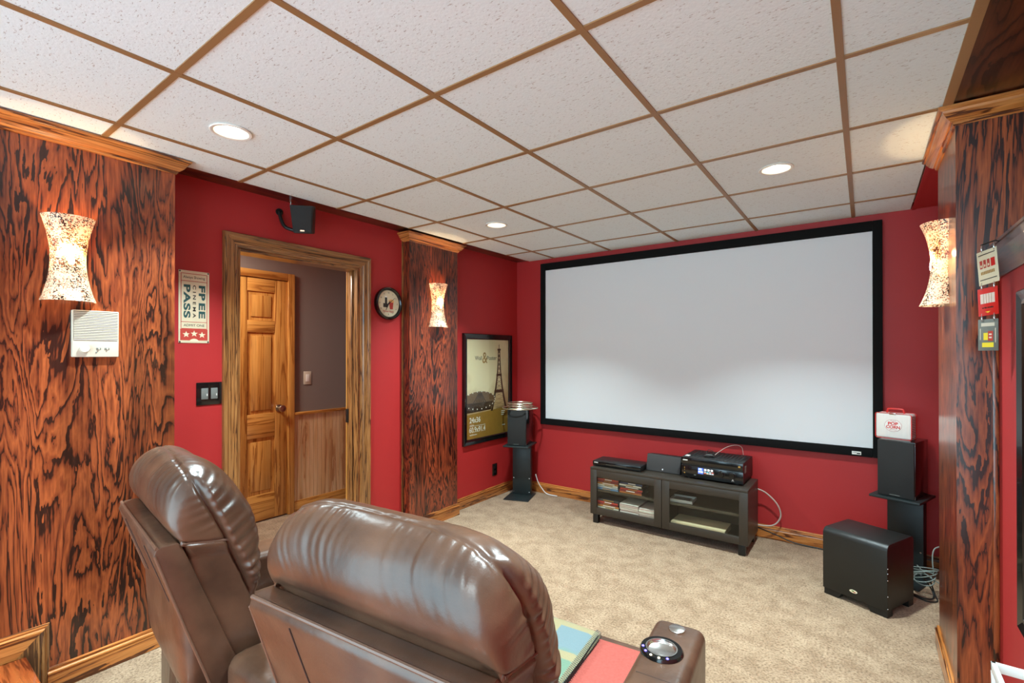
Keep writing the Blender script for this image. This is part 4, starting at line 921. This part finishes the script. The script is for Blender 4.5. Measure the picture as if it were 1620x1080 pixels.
    P[..., 0] *= 1-.060*sm(-hj, 0, .05)*(1-sm(dist, -.01, .03))
    m = MB(); K_, T = P.shape[:2]
    V_ = P.reshape(-1, 3).tolist(); F = []
    for i in range(K_-1):
        for j in range(T): F.append((i*T+j, i*T+(j+1) % T, (i+1)*T+(j+1) % T, (i+1)*T+j))
    F.append(tuple(range(T))); F.append(tuple(range((K_-1)*T, K_*T))[::-1])
    m.add(V_, F); o = m.build('back_cushion', leather, parent, True)
    for pol in o.data.polygons: pol.use_smooth = True
    try:
        a = o.data.attributes.get('sharp_edge')
        if a: o.data.attributes.remove(a)
    except Exception: pass
    # piping on the horizontal join, stitches down the seam
    for s in (-1, 1):
        pts = [(s*(Wd*.972), .062+.128*k/8, .915-.16*.128*k/8) for k in range(9)]
        MB().tube(pts, .0035, 8).build('piping', pipeleather, o, True)
    return o
def rbox(a, b, name, mat, par, bev, seg=4):
    return B(a, b).build(name, mat, par, bevel=bev, seg=seg)
def recliner(lab, loc, rz, seed, left_arm, right_arm):
    t = thing('recliner', lab, 'recliner', (loc[0], loc[1], 0), rz, 'brown leather theater recliners')
    # leaning back shell
    P = [(.0, .898), (.004, .912), (.014, .919), (.050, .921), (.058, .914), (.1, .80), (.2, .53), (.22, .46), (.16, .44), (.125, .52)]
    MB().prism(P, -.28, .28, 'X').build('back_frame', leather, t, bevel=.004, angle=40)
    pz = MB().tube([(-.278, .007, .916), (.278, .007, .916)], .0045, 8).build('piping', pipeleather, t, True)
    for s in (-1, 1): MB().tube([(s*.2785, .003, .899), (s*.2785, .0605, .715), (s*.2785, .121, .53)], .0035, 8).build('piping', pipeleather, t, True)
    for s in (-1, 1): MB().tube([(s*(.15-.02*q*q), (.898-w_)*.3307-.0004, w_) for q, w_ in [(k/8, .893-.36*k/8) for k in range(9)]], .0016, 6).build('seam', thread, t)
    cushion(t, seed)
    sc = rbox((-.272, .24, .30), (.272, .945, .50), 'seat_cushion', leather, t, .045, 6)
    rbox((-.27, .93, .06), (.27, .965, .46), 'footrest_panel', leather, t, .02, 4)
    B((-.265, .14, .03), (.265, .93, .31)).build('base', leather, t, bevel=.01)
    # soft rear skirt
    n = 40; V = []; 
    for k in range(n+1):
        x = -.275+.55*k/n; yb = .128+.006*math.sin(k*.9)+.004*math.sin(k*2.3+1); V += [(x, .135, .52), (x, yb, .28), (x, yb+.004, .03)]
    MB().add(V, [(3*k+j, 3*k+j+1, 3*k+4+j, 3*k+3+j) for k in range(n) for j in range(2)]).build('rear_skirt', leather, t, True)
    for x in (-.24, .24):
        for y in (.2, .86): MB().lathe([(.022, 0), (.026, .032), (.0005, .032)], (x, y, 0), n=14).build('foot', black, t)
    def arm(x0, x1, y0=.14, y1=.90, z=.615):
        return rbox((x0, y0, .03), (x1, y1, z), 'armrest', leather, t, .028, 5)
    if left_arm: arm(-.45, -.285)
    return t, arm
t, arm = recliner('brown leather recliner at the left, nearer the oak panelling', (-1.698, .4725), R(-7.7), 3, True, False)
# wedge-shaped arm between the two recliners (belongs to the left one)
m = MB(); zt = .60
Pw = [(.288, .20), (.30, .165), (.33, .15), (.60, .19), (.63, .21), (.64, .25), (.578, .55), (.497, .90), (.47, .94), (.32, .94), (.288, .91)]
m.prism(Pw, .03, zt, 'Z').build('wedge_armrest', leather, t, bevel=.03, seg=5, angle=50)
t, arm = recliner('brown leather recliner in the foreground centre with cup holder arm', (-.714, .486), R(5), 8, False, True)
a_ = arm(.288, .43, .20, .905, .62)
CUPX, CUPY = .345, .735
B((.312, .619, .6190), (.406, .621, .6204)).build('seam', thread, a_)
cr = MB().lathe([(.038, .0), (.038, .008), (.041, .012), (.052, .012), (.056, .006), (.056, 0)], (CUPX, CUPY, .616), n=44).build('cup_holder', blackgloss, t, True)
MB().lathe([(.0385, .0115), (.036, .010), (.034, .0062), (.033, .0055), (.0005, .0055)], (CUPX, CUPY, .616), n=40).build('steel_liner', chrome, cr, True)
MB().lathe([(.0395, .0110), (.0405, .0135), (.0375, .0135), (.0365, .011)], (CUPX, CUPY, .616), n=40).build('steel_ring', chrome, cr, True)
for k, a in enumerate((200, 226, 250, 276, 302)):
    q = R(a); MB().lathe([(.0035, .012), (.003, .0135), (.0005, .014)], (CUPX+.047*math.cos(q), CUPY+.047*math.sin(q), .616), n=10).build('led', blueled if k in (0, 1, 4) else warmled, cr, True)
MB().lathe([(.023, -.003), (.023, .003), (.021, .0045), (.0005, .0045)], (.358, .855, .620), n=28).build('recline_button', chrome, t, True)
# blankets
def blanket(name, lab, x0, x1, y0, y1, z0, layers, th, mat, seed, stitch, loc, rz):
    t = thing(name, lab, 'blanket', (loc[0], loc[1], 0), rz)
    r = np.random.default_rng(seed)
    for L_ in range(layers):
        m = MB(); nx, ny = 16, 20; V = []; F = []
        ins = .004*L_ if L_ else 0
        for top in (1, 0):
            for i in range(nx+1):
                for j in range(ny+1):
                    a, b = i/nx, j/ny; ed = min(a, 1-a, b, 1-b); rr = math.sqrt(max(0, 1-(1-min(1, ed/.05))**2))
                    zc = z0+L_*th+th/2; wob = .002*math.sin(a*7+seed)*math.sin(b*6+L_)
                    V.append((x0+(x1-x0)*a+.002*math.sin(b*9+L_*2), y0+(y1-y0)*b+.002*math.sin(a*8+L_*3), zc+(th/2*rr if top else -th/2*rr)+wob))
        S = (nx+1)*(ny+1)
        for i in range(nx):
            for j in range(ny):
                k = i*(ny+1)+j; F.append((k, k+ny+1, k+ny+2, k+1)); F.append((S+k, S+k+1, S+k+ny+2, S+k+ny+1))
        m.add(V, F); m.build('fold_layer', mat, t, True)
    s = MB(); n = 60
    for k in range(n):
        y = y0+(y1-y0)*(k+.5)/n; zz = z0+layers*th
        s.tube([(x1-.010, y-.004, zz+.002), (x1+.0025, y, zz-th*.4), (x1+.003, y+.003, zz-th*layers+.004)], .0009, 4)
    stuff(s.build('edge_stitching', stitch, t))
    return t
blanket('plaid_blanket', 'folded teal and cream plaid wool blanket on the right recliner seat', -.262, .125, .40, .865, .519, 2, .013, plaid, 3, plain('teal_stitch', srgb(60, 90, 96), .9), (-.714, .486), R(5))
blanket('coral_blanket', 'folded coral wool blanket on the seat next to cup holder arm', -.255, .262, .36, .880, .501, 1, .014, coral, 6, plain('dark_stitch', srgb(110, 30, 36), .9), (-.714, .486), R(5))
